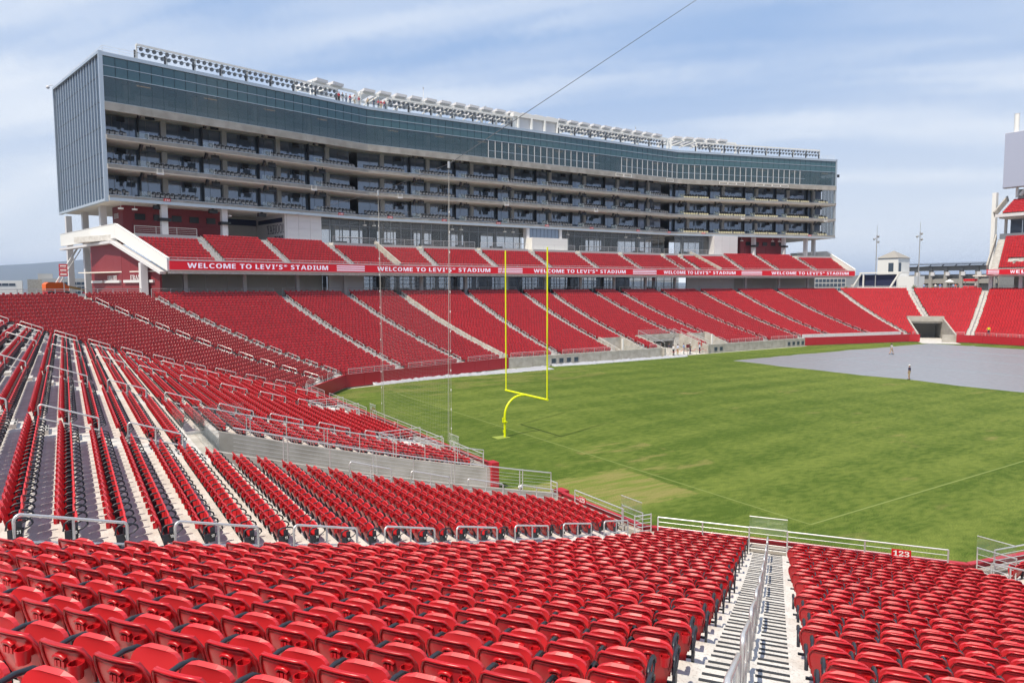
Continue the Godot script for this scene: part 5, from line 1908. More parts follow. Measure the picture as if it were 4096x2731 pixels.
	box(ft, "floor", v3(at_seg(7, 4.9, 7.0), 0.02), Vector3(6.6, 0.04, 21.0), M["tread"], yaw7)
	box(ft, "kerb", v3(at_seg(7, 7.2, 0.6), 0.75), Vector3(2.6, 1.5, 0.35), M["concrete"], yaw7)
	# bench-back row of white panels along the far wall top
	var wl := thing("sideline_counter", "low white panelled counter behind the red wall past midfield", "counter")
	for i in [6]:
		for k in 10:
			box(wl, "panel", v3(at_seg(i, 1.4 + 2.45 * k, 0.95), 1.75), Vector3(2.4, 0.65, 0.12), M["white_panel"], atan2(seg_n(i).x, seg_n(i).y))
	# plaza lodge with white canopy
	var lo := thing("plaza_canopy", "white framed canopy with dark navy fabric on the far concourse", "canopy")
	box(lo, "roof", Vector3(152.0, 14.55, -59.4), Vector3(4.0, 0.35, 11.2), M["white"])
	bar(lo, "strut", Vector3(150.2, 9.9, -67.4), Vector3(150.2, 14.4, -64.6), 0.35, 0.35, M["white"])
	bar(lo, "strut", Vector3(150.2, 9.9, -57.2), Vector3(150.2, 14.4, -54.4), 0.35, 0.35, M["white"])
	box(lo, "strut", Vector3(150.2, 12.0, -63.9), Vector3(0.3, 4.4, 0.3), M["white"])
	part(lo, "fabric", prism([Vector2(151.0, -65.6), Vector2(151.0, -55.6), Vector2(151.2, -55.6), Vector2(151.2, -65.6)], 10.5, 14.1), M["navy"])
	box(lo, "counter", Vector3(150.0, 10.4, -60.0), Vector3(0.5, 1.0, 10.5), M["white_panel"])
	for e in [[-60.75, "beside the navy canopy"], [-49.75, "past the navy canopy"]]:
		var lp := thing("light_pole", "tall thin grey light pole on the far concourse " + e[1], "light pole", Vector3(150.4, 9.88, e[0]))
		pipe(lp, "pole", Vector3.ZERO, Vector3(0, 14.5, 0), 0.12, M["galv"])
		pipe(lp, "pole", Vector3(0, 14.5, 0), Vector3(0, 17.0, 0), 0.05, M["galv"])
		for k in [[-0.5, 13.6], [0.45, 14.2], [0.5, 12.8]]:
			pipe(lp, "lamp", Vector3(0, k[1], k[0]), Vector3(-0.35, k[1] - 0.25, k[0] * 1.2), 0.26, M["galv"])
	# white tower with a pyramid roof
	var wt := thing("stair_tower", "white block tower with a grey pyramid roof beyond the far end", "building")
	box(wt, "wall", Vector3(193.3, 9.9, -80.1), Vector3(6.6, 19.8, 6.6), M["white"])
	var b := MB.new()
	var ap := Vector3(193.3, 22.2, -80.1)
	var q := [Vector3(189.7, 19.85, -76.5), Vector3(196.9, 19.85, -76.5), Vector3(196.9, 19.85, -83.7), Vector3(189.7, 19.85, -83.7)]
	for k in 4:
		b.tri(q[k], q[(k + 1) % 4], ap)
	b.quad(q[3], q[2], q[1], q[0])
	part(wt, "roof", b.mesh(), M["garage"])
	box(wt, "window", Vector3(189.95, 16.8, -79.0), Vector3(0.1, 3.0, 1.6), M["office_glass"])
	box(wt, "window", Vector3(191.0, 16.8, -76.75), Vector3(1.3, 3.0, 0.1), M["office_glass"])
	box(wt, "wing", Vector3(193.0, 7.0, -74.2), Vector3(6.0, 14.2, 5.0), M["white"])
	# parking garage with solar canopies
	var ga := thing("parking_garage", "long beige parking garage with solar canopies beyond the far end", "building")
	box(ga, "core", Vector3(238.0, 7.5, -82.0), Vector3(13.0, 15.0, 32.0), M["concrete_bare"])
	for k in 3:
		box(ga, "parapet", Vector3(230.4, 8.3 + 4.4 * k, -82.0), Vector3(0.8, 1.6, 32.0), M["garage"])
	for k in 7:
		box(ga, "pier", Vector3(230.0, 8.6, -97.0 + 5.0 * k), Vector3(1.0, 17.6, 1.1), M["garage"])
		box(ga, "fin", Vector3(229.5, 15.2, -96.2 + 5.0 * k), Vector3(0.5, 1.3, 1.2), M["white_panel"])
	for k in 8:
		bar(ga, "canopy_leg", Vector3(230.5, 17.0, -97.5 + 4.3 * k), Vector3(231.0, 18.7, -96.0 + 4.3 * k), 0.25, 0.25, M["dark"])
	for k in 2:
		part(ga, "solar_canopy", BOXM, M["solar"], Transform3D((Basis(Vector3.BACK, 0.10)).scaled_local(Vector3(7.0, 0.18, 30.0 - 6.0 * k)), Vector3(231.5 + 7.0 * k, 18.8 - 0.5 * k, -82.5 + 2.0 * k)))
	var of := thing("office_block", "blue glazed office block beyond the far end of the stand", "building")
	box(of, "wall", Vector3(252.0, 7.0, -136.0), Vector3(16.0, 17.0, 16.0), M["office"])
	for r in 3:
		for k in 9:
			box(of, "window", Vector3(243.9, 9.6 + 1.9 * r, -143.0 + 1.75 * k), Vector3(0.1, 1.25, 1.4), M["office_glass"])
	var kk := thing("kiosk", "small red kiosk on the far concourse", "kiosk", Vector3(151.6, 9.88, -38.3))
	box(kk, "counter", Vector3(0, 0.6, 0), Vector3(1.5, 1.2, 2.4), M["red_sign"])
	box(kk, "sign", Vector3(0, 2.6, 0), Vector3(1.5, 0.55, 2.4), M["red_sign"])
	for s in [-1.1, 1.1]:
		box(kk, "post", Vector3(0, 1.6, s), Vector3(0.1, 1.8, 0.1), M["white_panel"])
	for e in [[Vector3(151, 9.88, -51.0), 1.6, "beside the light pole on the far concourse"], [Vector3(148, 9.88, -67.3), 1.3, "at the corner before the navy canopy"], [Vector3(151, 9.88, -46.6), 1.2, "among the visitors on the far concourse"]]:
		bush(e[0], e[1], e[2])
	var um := thing("parasol", "white parasol among visitors on the far concourse", "parasol", Vector3(150.6, 9.88, -42.5))
	pipe(um, "pole", Vector3.ZERO, Vector3(0, 2.3, 0), 0.04, M["white"])
	var cn := CylinderMesh.new()
	cn.top_radius = 0.05
	cn.bottom_radius = 1.1
	cn.height = 0.6
	cn.radial_segments = 8
	part(um, "canopy", cn, M["white"], Transform3D(Basis.IDENTITY, Vector3(0, 2.5, 0)))

func bush(at: Vector3, size: float, where: String) -> void:
	var o := thing("potted_palm", "yellow green leafy plant " + where, "plant", at)
	var rng := RandomNumberGenerator.new()
	rng.seed = int(at.z * 10.0)
	var b := MB.new()
	for k in 70:
		var a := rng.randf() * TAU
		var el := rng.randf_range(0.2, 1.4)
		var dir := Vector3(cos(a) * cos(el), sin(el), sin(a) * cos(el))
		var p := Vector3(0, size * 0.25, 0) + dir * size * rng.randf_range(0.1, 0.35)
		var e := p + dir * size * rng.randf_range(0.3, 0.8) - Vector3(0, 0.15 * size, 0)
		var s := dir.cross(Vector3.UP).normalized() * 0.09 * size
		b.tri(p - s, e, p + s)
	part(o, "leaves", b.mesh(), M["leaf"])
	pipe(o, "stem", Vector3.ZERO, Vector3(0, size * 0.4, 0), 0.07, M["bark"])

# ---------------------------------------------------------------- left background
func build_left_background() -> void:
	# ridge of hills on the horizon
	var n := FastNoiseLite.new()
	n.seed = 4
	n.frequency = 0.00045
	n.fractal_octaves = 5
	var b := MB.new()
	var prev := []
	for k in 121:
		var ang := deg_to_rad(-62.0 + 124.0 * k / 120.0)
		var dir := Vector3(sin(ang), 0, -cos(ang))
		var x := dir.x * 8000.0
		var base := 175.0 * smoothstep(1.05, -0.05, ang) * (0.45 + 0.55 * smoothstep(-1.1, -0.2, ang)) + 40.0
		var hgt := base + n.get_noise_2d(x, 0.0) * 85.0 + 70.0 * exp(-pow((rad_to_deg(ang) - 3.0) / 5.0, 2.0))
		hgt = maxf(hgt, 20.0)
		var cur := []
		for r in 4:
			var f := r / 3.0
			var dist := 6200.0 + 2600.0 * f
			var hh: float = hgt * [0.0, 0.55, 0.92, 0.2][r] * (1.0 + 0.25 * n.get_noise_2d(x * 2.0, r * 900.0)) if r < 2 else hgt * [0.0, 0.55, 1.0, 0.2][r]
			cur.append(CAM_POS * Vector3(1, 0, 1) + dir * dist + Vector3(0, hh - 1.0, 0))
		if prev.size():
			for r in 3:
				b.quad(prev[r], cur[r], cur[r + 1], prev[r + 1])
		prev = cur
	structure("hills", b.mesh(), M["hill"])
	# office buildings across the car park
	var A := thing("office_building", "low white office building with a dark window strip beyond the concourse", "building")
	box(A, "wall", Vector3(-50.0, 6.0, -282.0), Vector3(15.0, 16.2, 10.0), M["white"])
	for k in 6:
		box(A, "window", Vector3(-56.0 + 2.1 * k, 12.6, -276.95), Vector3(1.9, 0.9, 0.1), M["office_glass"])
	var B := thing("office_building", "dark grey windowless office block beyond the boom lift", "building")
	box(B, "wall", Vector3(-38.0, 6.2, -276.0), Vector3(5.2, 16.6, 9.0), M["concrete_bare"])
	box(B, "roof_box", Vector3(-35.0, 15.4, -276.0), Vector3(4.6, 2.4, 6.0), M["office"])
	var C := thing("office_building", "long pale office block with rows of blue windows past the boom lift", "building")
	box(C, "wall", Vector3(-24.0, 6.4, -274.0), Vector3(24.0, 16.8, 10.0), M["office"])
	for r in 3:
		for k in 16:
			box(C, "window", Vector3(-34.6 + 1.45 * k, 9.6 + 1.7 * r, -268.95), Vector3(1.2, 0.95, 0.1), M["office_glass"])
	# boom lift
	var o := thing("boom_lift", "orange boom lift with a raised white boom on the corner concourse", "boom lift", Vector3(-30.4, 9.88, -90.0), 0.35)
	box(o, "chassis", Vector3(0, 0.65, 0), Vector3(3.2, 0.6, 2.0), M["red_sign"])
	for sx in [-1.1, 1.1]:
		for sz in [-0.95, 0.95]:
			var w := pipe(o, "wheel", Vector3(sx, 0.48, sz - 0.18), Vector3(sx, 0.48, sz + 0.18), 0.48, M["black"], true)
	var h := MB.new()
	var prof := [Vector2(-1.7, 1.0), Vector2(1.6, 1.0), Vector2(1.6, 1.6), Vector2(0.9, 2.25), Vector2(-1.3, 2.3), Vector2(-1.7, 2.0)]
	for k in prof.size():
		var p: Vector2 = prof[k]
		var q: Vector2 = prof[(k + 1) % prof.size()]
		h.quad(Vector3(p.x, p.y, 0.8), Vector3(q.x, q.y, 0.8), Vector3(q.x, q.y, -0.8), Vector3(p.x, p.y, -0.8))
	for k in range(1, prof.size() - 1):
		h.tri(Vector3(prof[0].x, prof[0].y, 0.8), Vector3(prof[k].x, prof[k].y, 0.8), Vector3(prof[k + 1].x, prof[k + 1].y, 0.8))
		h.tri(Vector3(prof[0].x, prof[0].y, -0.8), Vector3(prof[k + 1].x, prof[k + 1].y, -0.8), Vector3(prof[k].x, prof[k].y, -0.8))
	part(o, "turret", h.mesh(), M["orange"])
	bar(o, "boom", Vector3(0.2, 2.2, -0.3), Vector3(3.6, 8.0, -0.3), 0.22, 0.25, M["white"])
	bar(o, "boom", Vector3(0.5, 2.1, 0.1), Vector3(3.9, 7.7, 0.1), 0.12, 0.12, M["white"])
	bar(o, "jib", Vector3(1.2, 1.7, 0.4), Vector3(4.6, 0.9, 0.4), 0.35, 0.35, M["tan"])
	var sg := thing("notice_board", "small red notice on a pole before the tower columns", "sign", Vector3(-29.3, 9.9, -80.5))
	pipe(sg, "post", Vector3.ZERO, Vector3(0, 4.2, 0), 0.05, M["galv"])
	for k in 3:
		box(sg, "panel", Vector3(0, 3.4 + 0.62 * k, 0), Vector3(1.1, 0.56, 0.1), M["red_sign"])
		box(sg, "band", Vector3(0, 3.4 + 0.62 * k, 0.06), Vector3(0.8, 0.2, 0.02), M["white"])

# ---------------------------------------------------------------- stadium seats
func grid_shell(b: MB, f: Callable, nx: int, ny: int, thick: float) -> void:
	# a curved sheet with thickness: f(u, v) gives the front point
	var P := []
	var N := []
	for j in ny + 1:
		var row := []
		var nr := []
		for i in nx + 1:
			var u := float(i) / nx
			var v := float(j) / ny
			row.append(f.call(u, v))
			var du: Vector3 = f.call(minf(u + 0.02, 1.0), v) - f.call(maxf(u - 0.02, 0.0), v)
			var dv: Vector3 = f.call(u, minf(v + 0.02, 1.0)) - f.call(u, maxf(v - 0.02, 0.0))
			nr.append(du.cross(dv).normalized())
		P.append(row)
		N.append(nr)
	for j in ny:
		for i in nx:
			var a: Vector3 = P[j][i]; var c: Vector3 = P[j][i + 1]; var d: Vector3 = P[j + 1][i + 1]; var e: Vector3 = P[j + 1][i]
			var na: Vector3 = N[j][i]; var nc: Vector3 = N[j][i + 1]; var nd: Vector3 = N[j + 1][i + 1]; var ne: Vector3 = N[j + 1][i]
			b.tris(a, c, d, na, nc, nd)
			b.tris(a, d, e, na, nd, ne)
			b.tris(a - na * thick, d - nd * thick, c - nc * thick, -na, -nd, -nc)
			b.tris(a - na * thick, e - ne * thick, d - nd * thick, -na, -ne, -nd)
	var ring := []
	for i in nx + 1:
		ring.append([P[0][i], N[0][i]])
	for j in range(1, ny + 1):
		ring.append([P[j][nx], N[j][nx]])
	for i in range(nx - 1, -1, -1):
		ring.append([P[ny][i], N[ny][i]])
	for j in range(ny - 1, 0, -1):
		ring.append([P[j][0], N[j][0]])
	for k in ring.size():
		var p: Array = ring[k]
		var q: Array = ring[(k + 1) % ring.size()]
		b.quad(p[0] - p[1] * thick, q[0] - q[1] * thick, q[0], p[0])

func seat_back_point(u: float, v: float) -> Vector3:
	var hw := lerpf(0.165, 0.245, smoothstep(0.0, 0.75, v))
	# round the top corners
	if v > 0.8:
		hw -= 0.055 * pow((v - 0.8) / 0.2, 2.0)
	var x := (u - 0.5) * 2.0 * hw
	var k := x / 0.235
	var y := 0.24 + 0.57 * v - 0.018 * k * k * v
	var z := -0.055 - 0.190 * v + 0.045 * k * k - 0.025 * sin(PI * v)
	return Vector3(x, y, z)

func seat_pan_point(u: float, v: float) -> Vector3:
	var hw := lerpf(0.205, 0.232, smoothstep(0.0, 0.4, v))
	hw *= pow(maxf(0.0, 1.0 - pow(maxf(0.0, (v - 0.40) / 0.622), 2.6)), 0.42)
	var x := (u - 0.5) * 2.0 * maxf(hw, 0.012)
	var len := 0.365 * (1.0 - pow(1.0 - v, 1.5))
	var dish := -0.022 * sin(PI * clampf(v, 0.0, 1.0)) * (1.0 - pow(x / 0.23, 2.0))
	var a := deg_to_rad(86.0)
	return Vector3(x, 0.345 + len * sin(a) + dish * cos(a), -0.012 + len * cos(a) - dish * sin(a))

var seat_parts := {}

func make_seat_parts() -> void:
	var b := MB.new()
	grid_shell(b, func(u, v): return seat_back_point(u, v), 8, 6, 0.016)
	# rolled rim round the rear of the back
	var rim := []
	for k in 5:
		rim.append(seat_back_point(0.0, 0.45 + 0.5 * k / 4.0) + Vector3(0, 0, -0.026))
	for k in 7:
		rim.append(seat_back_point(0.04 + 0.92 * k / 6.0, 1.0) + Vector3(0, -0.004, -0.028))
	for k in 5:
		rim.append(seat_back_point(1.0, 0.95 - 0.5 * k / 4.0) + Vector3(0, 0, -0.026))
	b.tube(rim, 0.013, 5)
	# moulded stiffener and grip under the rim
	var st := []
	for k in 7:
		st.append(seat_back_point(0.07 + 0.86 * k / 6.0, 0.93) + Vector3(0, 0, -0.022))
	b.tube(st, 0.009, 4)
	for k in 3:
		var c := seat_back_point(0.5 + 0.075 * (k - 1), 0.74) + Vector3(0, 0.0, -0.028)
		b.box(c - Vector3(0.013, 0.026, 0.014), c + Vector3(0.013, 0.022, 0.012))
	var cc := seat_back_point(0.5, 0.82) + Vector3(0, 0, -0.03)
	b.tube([cc + Vector3(-0.05, -0.008, 0.006), cc + Vector3(-0.025, 0.012, 0), cc + Vector3(0.025, 0.012, 0), cc + Vector3(0.05, -0.008, 0.006)], 0.018, 5)
	seat_parts["backrest"] = b
	b = MB.new()
	grid_shell(b, func(u, v): return seat_pan_point(1.0 - u, v), 8, 11, 0.034)
	seat_parts["seat"] = b
	# armrest: a dark blade that curves forward and down
	b = MB.new()
	var x := -SEAT_W * 0.5
	b.tube([Vector3(x, 0.46, -0.17), Vector3(x, 0.60, -0.145), Vector3(x, 0.645, -0.08), Vector3(x, 0.655, 0.04), Vector3(x, 0.635, 0.15), Vector3(x, 0.59, 0.215), Vector3(x, 0.53, 0.23)], 0.024, 6, true, 0.8)
	b.tube([Vector3(x, 0.53, 0.23), Vector3(x, 0.47, 0.16), Vector3(x, 0.40, 0.0)], 0.014, 4)
	seat_parts["armrest"] = b
	# bracket that carries the seats
	b = MB.new()
	b.box(Vector3(x - 0.018, 0.30, -0.15), Vector3(x + 0.018, 0.46, 0.0))
	b.box(Vector3(x - 0.018, 0.0, -0.13), Vector3(x + 0.018, 0.30, -0.07))
	b.box(Vector3(x - 0.05, 0.0, -0.17), Vector3(x + 0.05, 0.018, 0.02))
	b.box(Vector3(x, 0.27, -0.045), Vector3(x + SEAT_W, 0.30, -0.01))
	seat_parts["bracket"] = b
	# cup holder on the rear of the back
	b = MB.new()
	var c := seat_back_point(0.13, 0.80) + Vector3(0.0, -0.03, -0.070)
	var n := 10
	for k in n:
		var a0 := TAU * k / n
		var a1 := TAU * (k + 1) / n
		var p0 := Vector3(cos(a0), 0, sin(a0)); var p1 := Vector3(cos(a1), 0, sin(a1))
		var lo := Vector3(0, -0.055, 0); var hi := Vector3(0, 0.05, 0)
		b.tris(c + lo + p1 * 0.046, c + lo + p0 * 0.046, c + hi + p0 * 0.055, p1, p0, p0)
		b.tris(c + lo + p1 * 0.046, c + hi + p0 * 0.055, c + hi + p1 * 0.055, p1, p0, p1)
		b.tris(c + lo + p0 * 0.043, c + lo + p1 * 0.050, c + hi + p1 * 0.043, -p0, -p1, -p1)
		b.tris(c + lo + p0 * 0.050, c + hi + p1 * 0.050, c + hi + p0 * 0.043, -p0, -p1, -p0)
		b.quad(c + hi + p1 * 0.050, c + hi + p1 * 0.055, c + hi + p0 * 0.055, c + hi + p0 * 0.043)
		b.tri(c + lo, c + lo + p1 * 0.043, c + lo + p0 * 0.043)
	b.box(c + Vector3(-0.02, -0.02, 0.035), c + Vector3(0.05, 0.045, 0.075))
	seat_parts["cup_holder"] = b

func joined_seat() -> ArrayMesh:
	var red := MB.new()
	var dk := MB.new()
	var bk := MB.new()
	bk.v.append_array(seat_parts["backrest"].v); bk.n.append_array(seat_parts["backrest"].n)
	bk.v.append_array(seat_parts["cup_holder"].v); bk.n.append_array(seat_parts["cup_holder"].n)
	red.v.append_array(seat_parts["seat"].v); red.n.append_array(seat_parts["seat"].n)
	dk.v.append_array(seat_parts["armrest"].v); dk.n.append_array(seat_parts["armrest"].n)
	dk.v.append_array(seat_parts["bracket"].v); dk.n.append_array(seat_parts["bracket"].n)
	var m := red.mesh(M["red_seat_tone"])
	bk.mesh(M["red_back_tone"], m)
	return dk.mesh(M["arm_tone"], m)

func place_seats() -> void:
	make_seat_parts()
	seats.sort_custom(func(p, q): return p.far < q.far)
	var mesh_of := {"backrest": seat_parts["backrest"].mesh(), "seat": seat_parts["seat"].mesh(), "armrest": seat_parts["armrest"].mesh(), "bracket": seat_parts["bracket"].mesh(), "cup_holder": seat_parts["cup_holder"].mesh()}
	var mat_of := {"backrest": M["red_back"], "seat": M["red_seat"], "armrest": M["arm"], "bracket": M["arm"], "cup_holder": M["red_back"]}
	var single := 0
	var rest := []
	var blocks := {1: ["block behind the 123 sign", "block beside the 123 one"], 2: ["block before the vehicle tunnel", "first block past the tunnel", "second block past the tunnel", "third block past the tunnel", "fourth block past the tunnel"]}
	var faded := []
	for q in 4:
		var pair := {}
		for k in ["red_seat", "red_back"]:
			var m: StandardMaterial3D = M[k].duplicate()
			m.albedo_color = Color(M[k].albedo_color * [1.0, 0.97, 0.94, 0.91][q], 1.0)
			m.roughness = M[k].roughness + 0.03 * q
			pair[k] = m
		faded.append(pair)
	for k in ["red_seat", "red_back", "arm"]:
		var m: StandardMaterial3D = M[k].duplicate()
		m.vertex_color_use_as_albedo = true
		M[k + "_tone"] = m
	var pick := RandomNumberGenerator.new()
	pick.seed = 12
	for e in seats:
		var pos: Vector3 = e.xf.origin
		var marker: bool = e.seg == 2 and e.low and e.block == 0 and e.row >= 1 and e.row <= 25
		if not marker and (single >= 276 or not in_view(pos + Vector3.UP * 0.75, 0.02) or e.seg > 2):
			rest.append(e.xf)
			continue
		if not marker:
			single += 1
		var blk: String = "corner block past the 123 sign"
		if blocks.has(e.seg):
			blk = blocks[e.seg][mini(e.block, blocks[e.seg].size() - 1)]
		var num: int = e.count - e.idx + 1 if e.seg < 2 and e.block == 0 else e.idx
		var lab := "red tip-up seat, %s from the stairs, %s row, %s" % [ordinal(num), ordinal(e.row), blk]
		var o := Node3D.new()
		o.name = numbered("stadium_seat")
		o.transform = e.xf
		add_child(o)
		tag(o, lab, "seat", "red tip-up seats of the stands")
		var tone := pick.randi() % 4
		for k in ["backrest", "seat", "armrest", "bracket", "cup_holder"]:
			var ma: Material = mat_of[k]
			if k == "seat":
				ma = faded[pick.randi() % 4]["red_seat"]
			elif k == "backrest" or k == "cup_holder":
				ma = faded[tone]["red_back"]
			var q := part(o, k, mesh_of[k], ma)
			if k == "seat":
				var sway := pick.randf_range(-0.05, 0.05) + (0.16 if pick.randf() < 0.04 else 0.0)
				var piv := Vector3(0, 0.345, -0.01)
				q.transform = Transform3D(Basis.IDENTITY, piv) * Transform3D(Basis(Vector3.RIGHT, sway), Vector3.ZERO) * Transform3D(Basis.IDENTITY, -piv)
		if e.end:
			part(o, "armrest", mesh_of["armrest"], M["arm"], Transform3D(Basis.IDENTITY, Vector3(SEAT_W, 0, 0)))
		if marker:
			var sx := -SEAT_W * 0.5
			var dv := Vector3(sx - 0.03, 0.42, 0.02)
			part(o, "end_panel", BOXM, M["arm"], Transform3D(Basis.IDENTITY.scaled(Vector3(0.03, 0.32, 0.10)), Vector3(sx, 0.44, 0.02)))
			pipe(o, "number_disc", dv + Vector3(0.01, 0, 0), dv - Vector3(0.012, 0, 0), 0.065, M["black"], true)
			if e.row > 3:
				lettering(o, "number", str(e.row - 3), dv - Vector3(0.016, 0, 0), Vector3(-1, 0, 0), 0.06 if e.row > 12 else 0.03, 0.055, M["white"], 700)
	var mm := MultiMesh.new()
	mm.transform_format = MultiMesh.TRANSFORM_3D
	mm.mesh = joined_seat()
	mm.use_colors = true
	mm.instance_count = rest.size()
	var rng := RandomNumberGenerator.new()
	rng.seed = 3
	for k in rest.size():
		mm.set_instance_transform(k, rest[k])
		var g := rng.randf_range(0.80, 1.0)
		mm.set_instance_color(k, Color(g, g, g))
	var o := MultiMeshInstance3D.new()
	o.name = "stadium_seating"
	o.multimesh = mm
	o.set_meta("kind", "stuff")
	add_child(o)
	tag(o, "thousands of red tip-up seats filling the stands around the field", "seating")
	print("seats: ", seats.size(), " single ", single)

# ---------------------------------------------------------------- goal post, net, tarpaulins
func build_goal_and_net() -> void:
	var o := thing("goal_post", "bright yellow goal post with a curved gooseneck base", "goal post", Vector3(-1.88, 0, 0))
	var b := MB.new()
	var pts := [Vector3(0, 0, 0), Vector3(0, 0.7, 0), Vector3(0, 1.25, 0)]
	for k in 9:
		var a := PI * 0.5 * k / 8.0
		pts.append(Vector3(1.45 - 1.45 * cos(a), 1.60 + 1.45 * sin(a), 0))
	pts.append(Vector3(1.88, 3.05, 0))
	b.tube(pts, 0.088, 12)
	part(o, "gooseneck", b.mesh(), M["yellow"])
	b = MB.new()
	b.tube([Vector3(1.88, 3.05, -2.90), Vector3(1.88, 3.05, 2.90)], 0.078, 12)
	part(o, "crossbar", b.mesh(), M["yellow"])
	for s in [-1, 1]:
		b = MB.new()
		b.tube([Vector3(1.88, 3.05, 2.82 * s), Vector3(1.88, 14.08, 2.84 * s)], 0.055, 10)
		part(o, "upright", b.mesh(), M["yellow"])
	box(o, "hinge", Vector3(-0.09, 1.32, 0), Vector3(0.22, 0.36, 0.10), M["yellow"])
	pipe(o, "hinge_pin", Vector3(-0.02, 1.20, -0.16), Vector3(-0.02, 1.20, 0.16), 0.05, M["yellow"])
	box(o, "collar", Vector3(0, 1.16, 0), Vector3(0.26, 0.10, 0.26), M["yellow"])
	box(o, "latch", Vector3(-0.11, 0.45, 0), Vector3(0.08, 0.22, 0.05), M["yellow"])
	b = MB.new()
	b.tube([Vector3(1.86, 13.9, -2.85), Vector3(1.80, 13.3, -2.98), Vector3(1.76, 12.6, -3.10), Vector3(1.75, 12.3, -3.25)], 0.035, 4, true, 0.2)
	part(o, "ribbon", b.mesh(), M["orange"])
	var mt := thing("goal_base_mat", "flat yellow green cover plate around the goal post base", "plate", Vector3(-2.0, 0.012, 0))
	box(mt, "plate", Vector3(-0.15, 0, -0.1), Vector3(1.1, 0.02, 0.9), M["plate_green"] if M.has("plate_green") else mat("plate_green", lin(0.26, 0.32, 0.05), 0.8))
	# kicking net behind the goal: two rope towers and a fine mesh
	var nt := thing("kicking_net", "tall fine grey net hung between ropes behind the goal post", "net")
	var x := -9.55
	var z0 := -5.2
	var z1 := 6.1
	var top := func(z: float) -> float: return 18.2 + 0.4 * (z - z0) / (z1 - z0) - 1.9 * sin(PI * (z - z0) / (z1 - z0))
	b = MB.new()
	var nz := 46
	for k in nz + 1:
		var z := lerpf(z0, z1, float(k) / nz)
		wire(b, Vector3(x, 1.7, z), Vector3(x, top.call(z), z), 0.0022)
	for k in 60:
		var f := float(k) / 60.0
		var last := Vector3.ZERO
		for j in 9:
			var z := lerpf(z0, z1, j / 8.0)
			var p := Vector3(x, lerpf(1.7, top.call(z), f), z)
			if j > 0:
				wire(b, last, p, 0.0022)
			last = p
	part(nt, "mesh", b.mesh(), M["net"] if M.has("net") else mat("net", lin(0.35, 0.35, 0.34), 0.8))
	for e in [[z0, -0.35], [z1, 0.35]]:
		var z: float = e[0]
		var yt: float = top.call(z)
		for q in [[0.0, 0.0], [-e[1], 0.02], [-e[1] * 1.35, 0.0]]:
			pipe(nt, "rope", Vector3(x, 1.6, z + q[0]), Vector3(x, yt, z), 0.009, M["rope"])
		pipe(nt, "pulley", Vector3(x, yt - 0.25, z), Vector3(x, yt + 0.15, z), 0.08, M["galv"])
		for k in 12:
			pipe(nt, "clip", Vector3(x, 2.5 + 1.2 * k, z), Vector3(x, 2.62 + 1.2 * k, z), 0.03, M["white"])
	var A := Vector3(x, 18.6, z1)
	var Bv := Vector3(-6.04, 23.42, 22.31)
	var dirv := (Vector3(-5.1, 23.9, 21.4) - A)
	var c2 := thing("overhead_cable", "long dark cable rising from the net over the field", "cable")
	# the cable runs on from the net's head and leaves the picture high above the field
	var far := Vector3(17.28, 35.58, 0.36)
	pipe(c2, "cable", A, A + (far - A) * 1.5, 0.022, M["cable"])
	pipe(c2, "cable", A, Vector3(x, 18.2, z0), 0.012, M["cable"])
	pipe(c2, "cable", Vector3(x, 18.2, z0), Vector3(-9.8, 18.4, -26.0), 0.012, M["cable"])
	tarps()

func wire(b: MB, p: Vector3, q: Vector3, r: float) -> void:
	var d := (q - p).normalized()
	var s := d.cross(Vector3(1, 0, 0.0)).normalized() * r
	var n := d.cross(s).normalized() * r
	b.quad(p - s, p + s, q + s, q - s)
	b.quad(p - n, p + n, q + n, q - n)

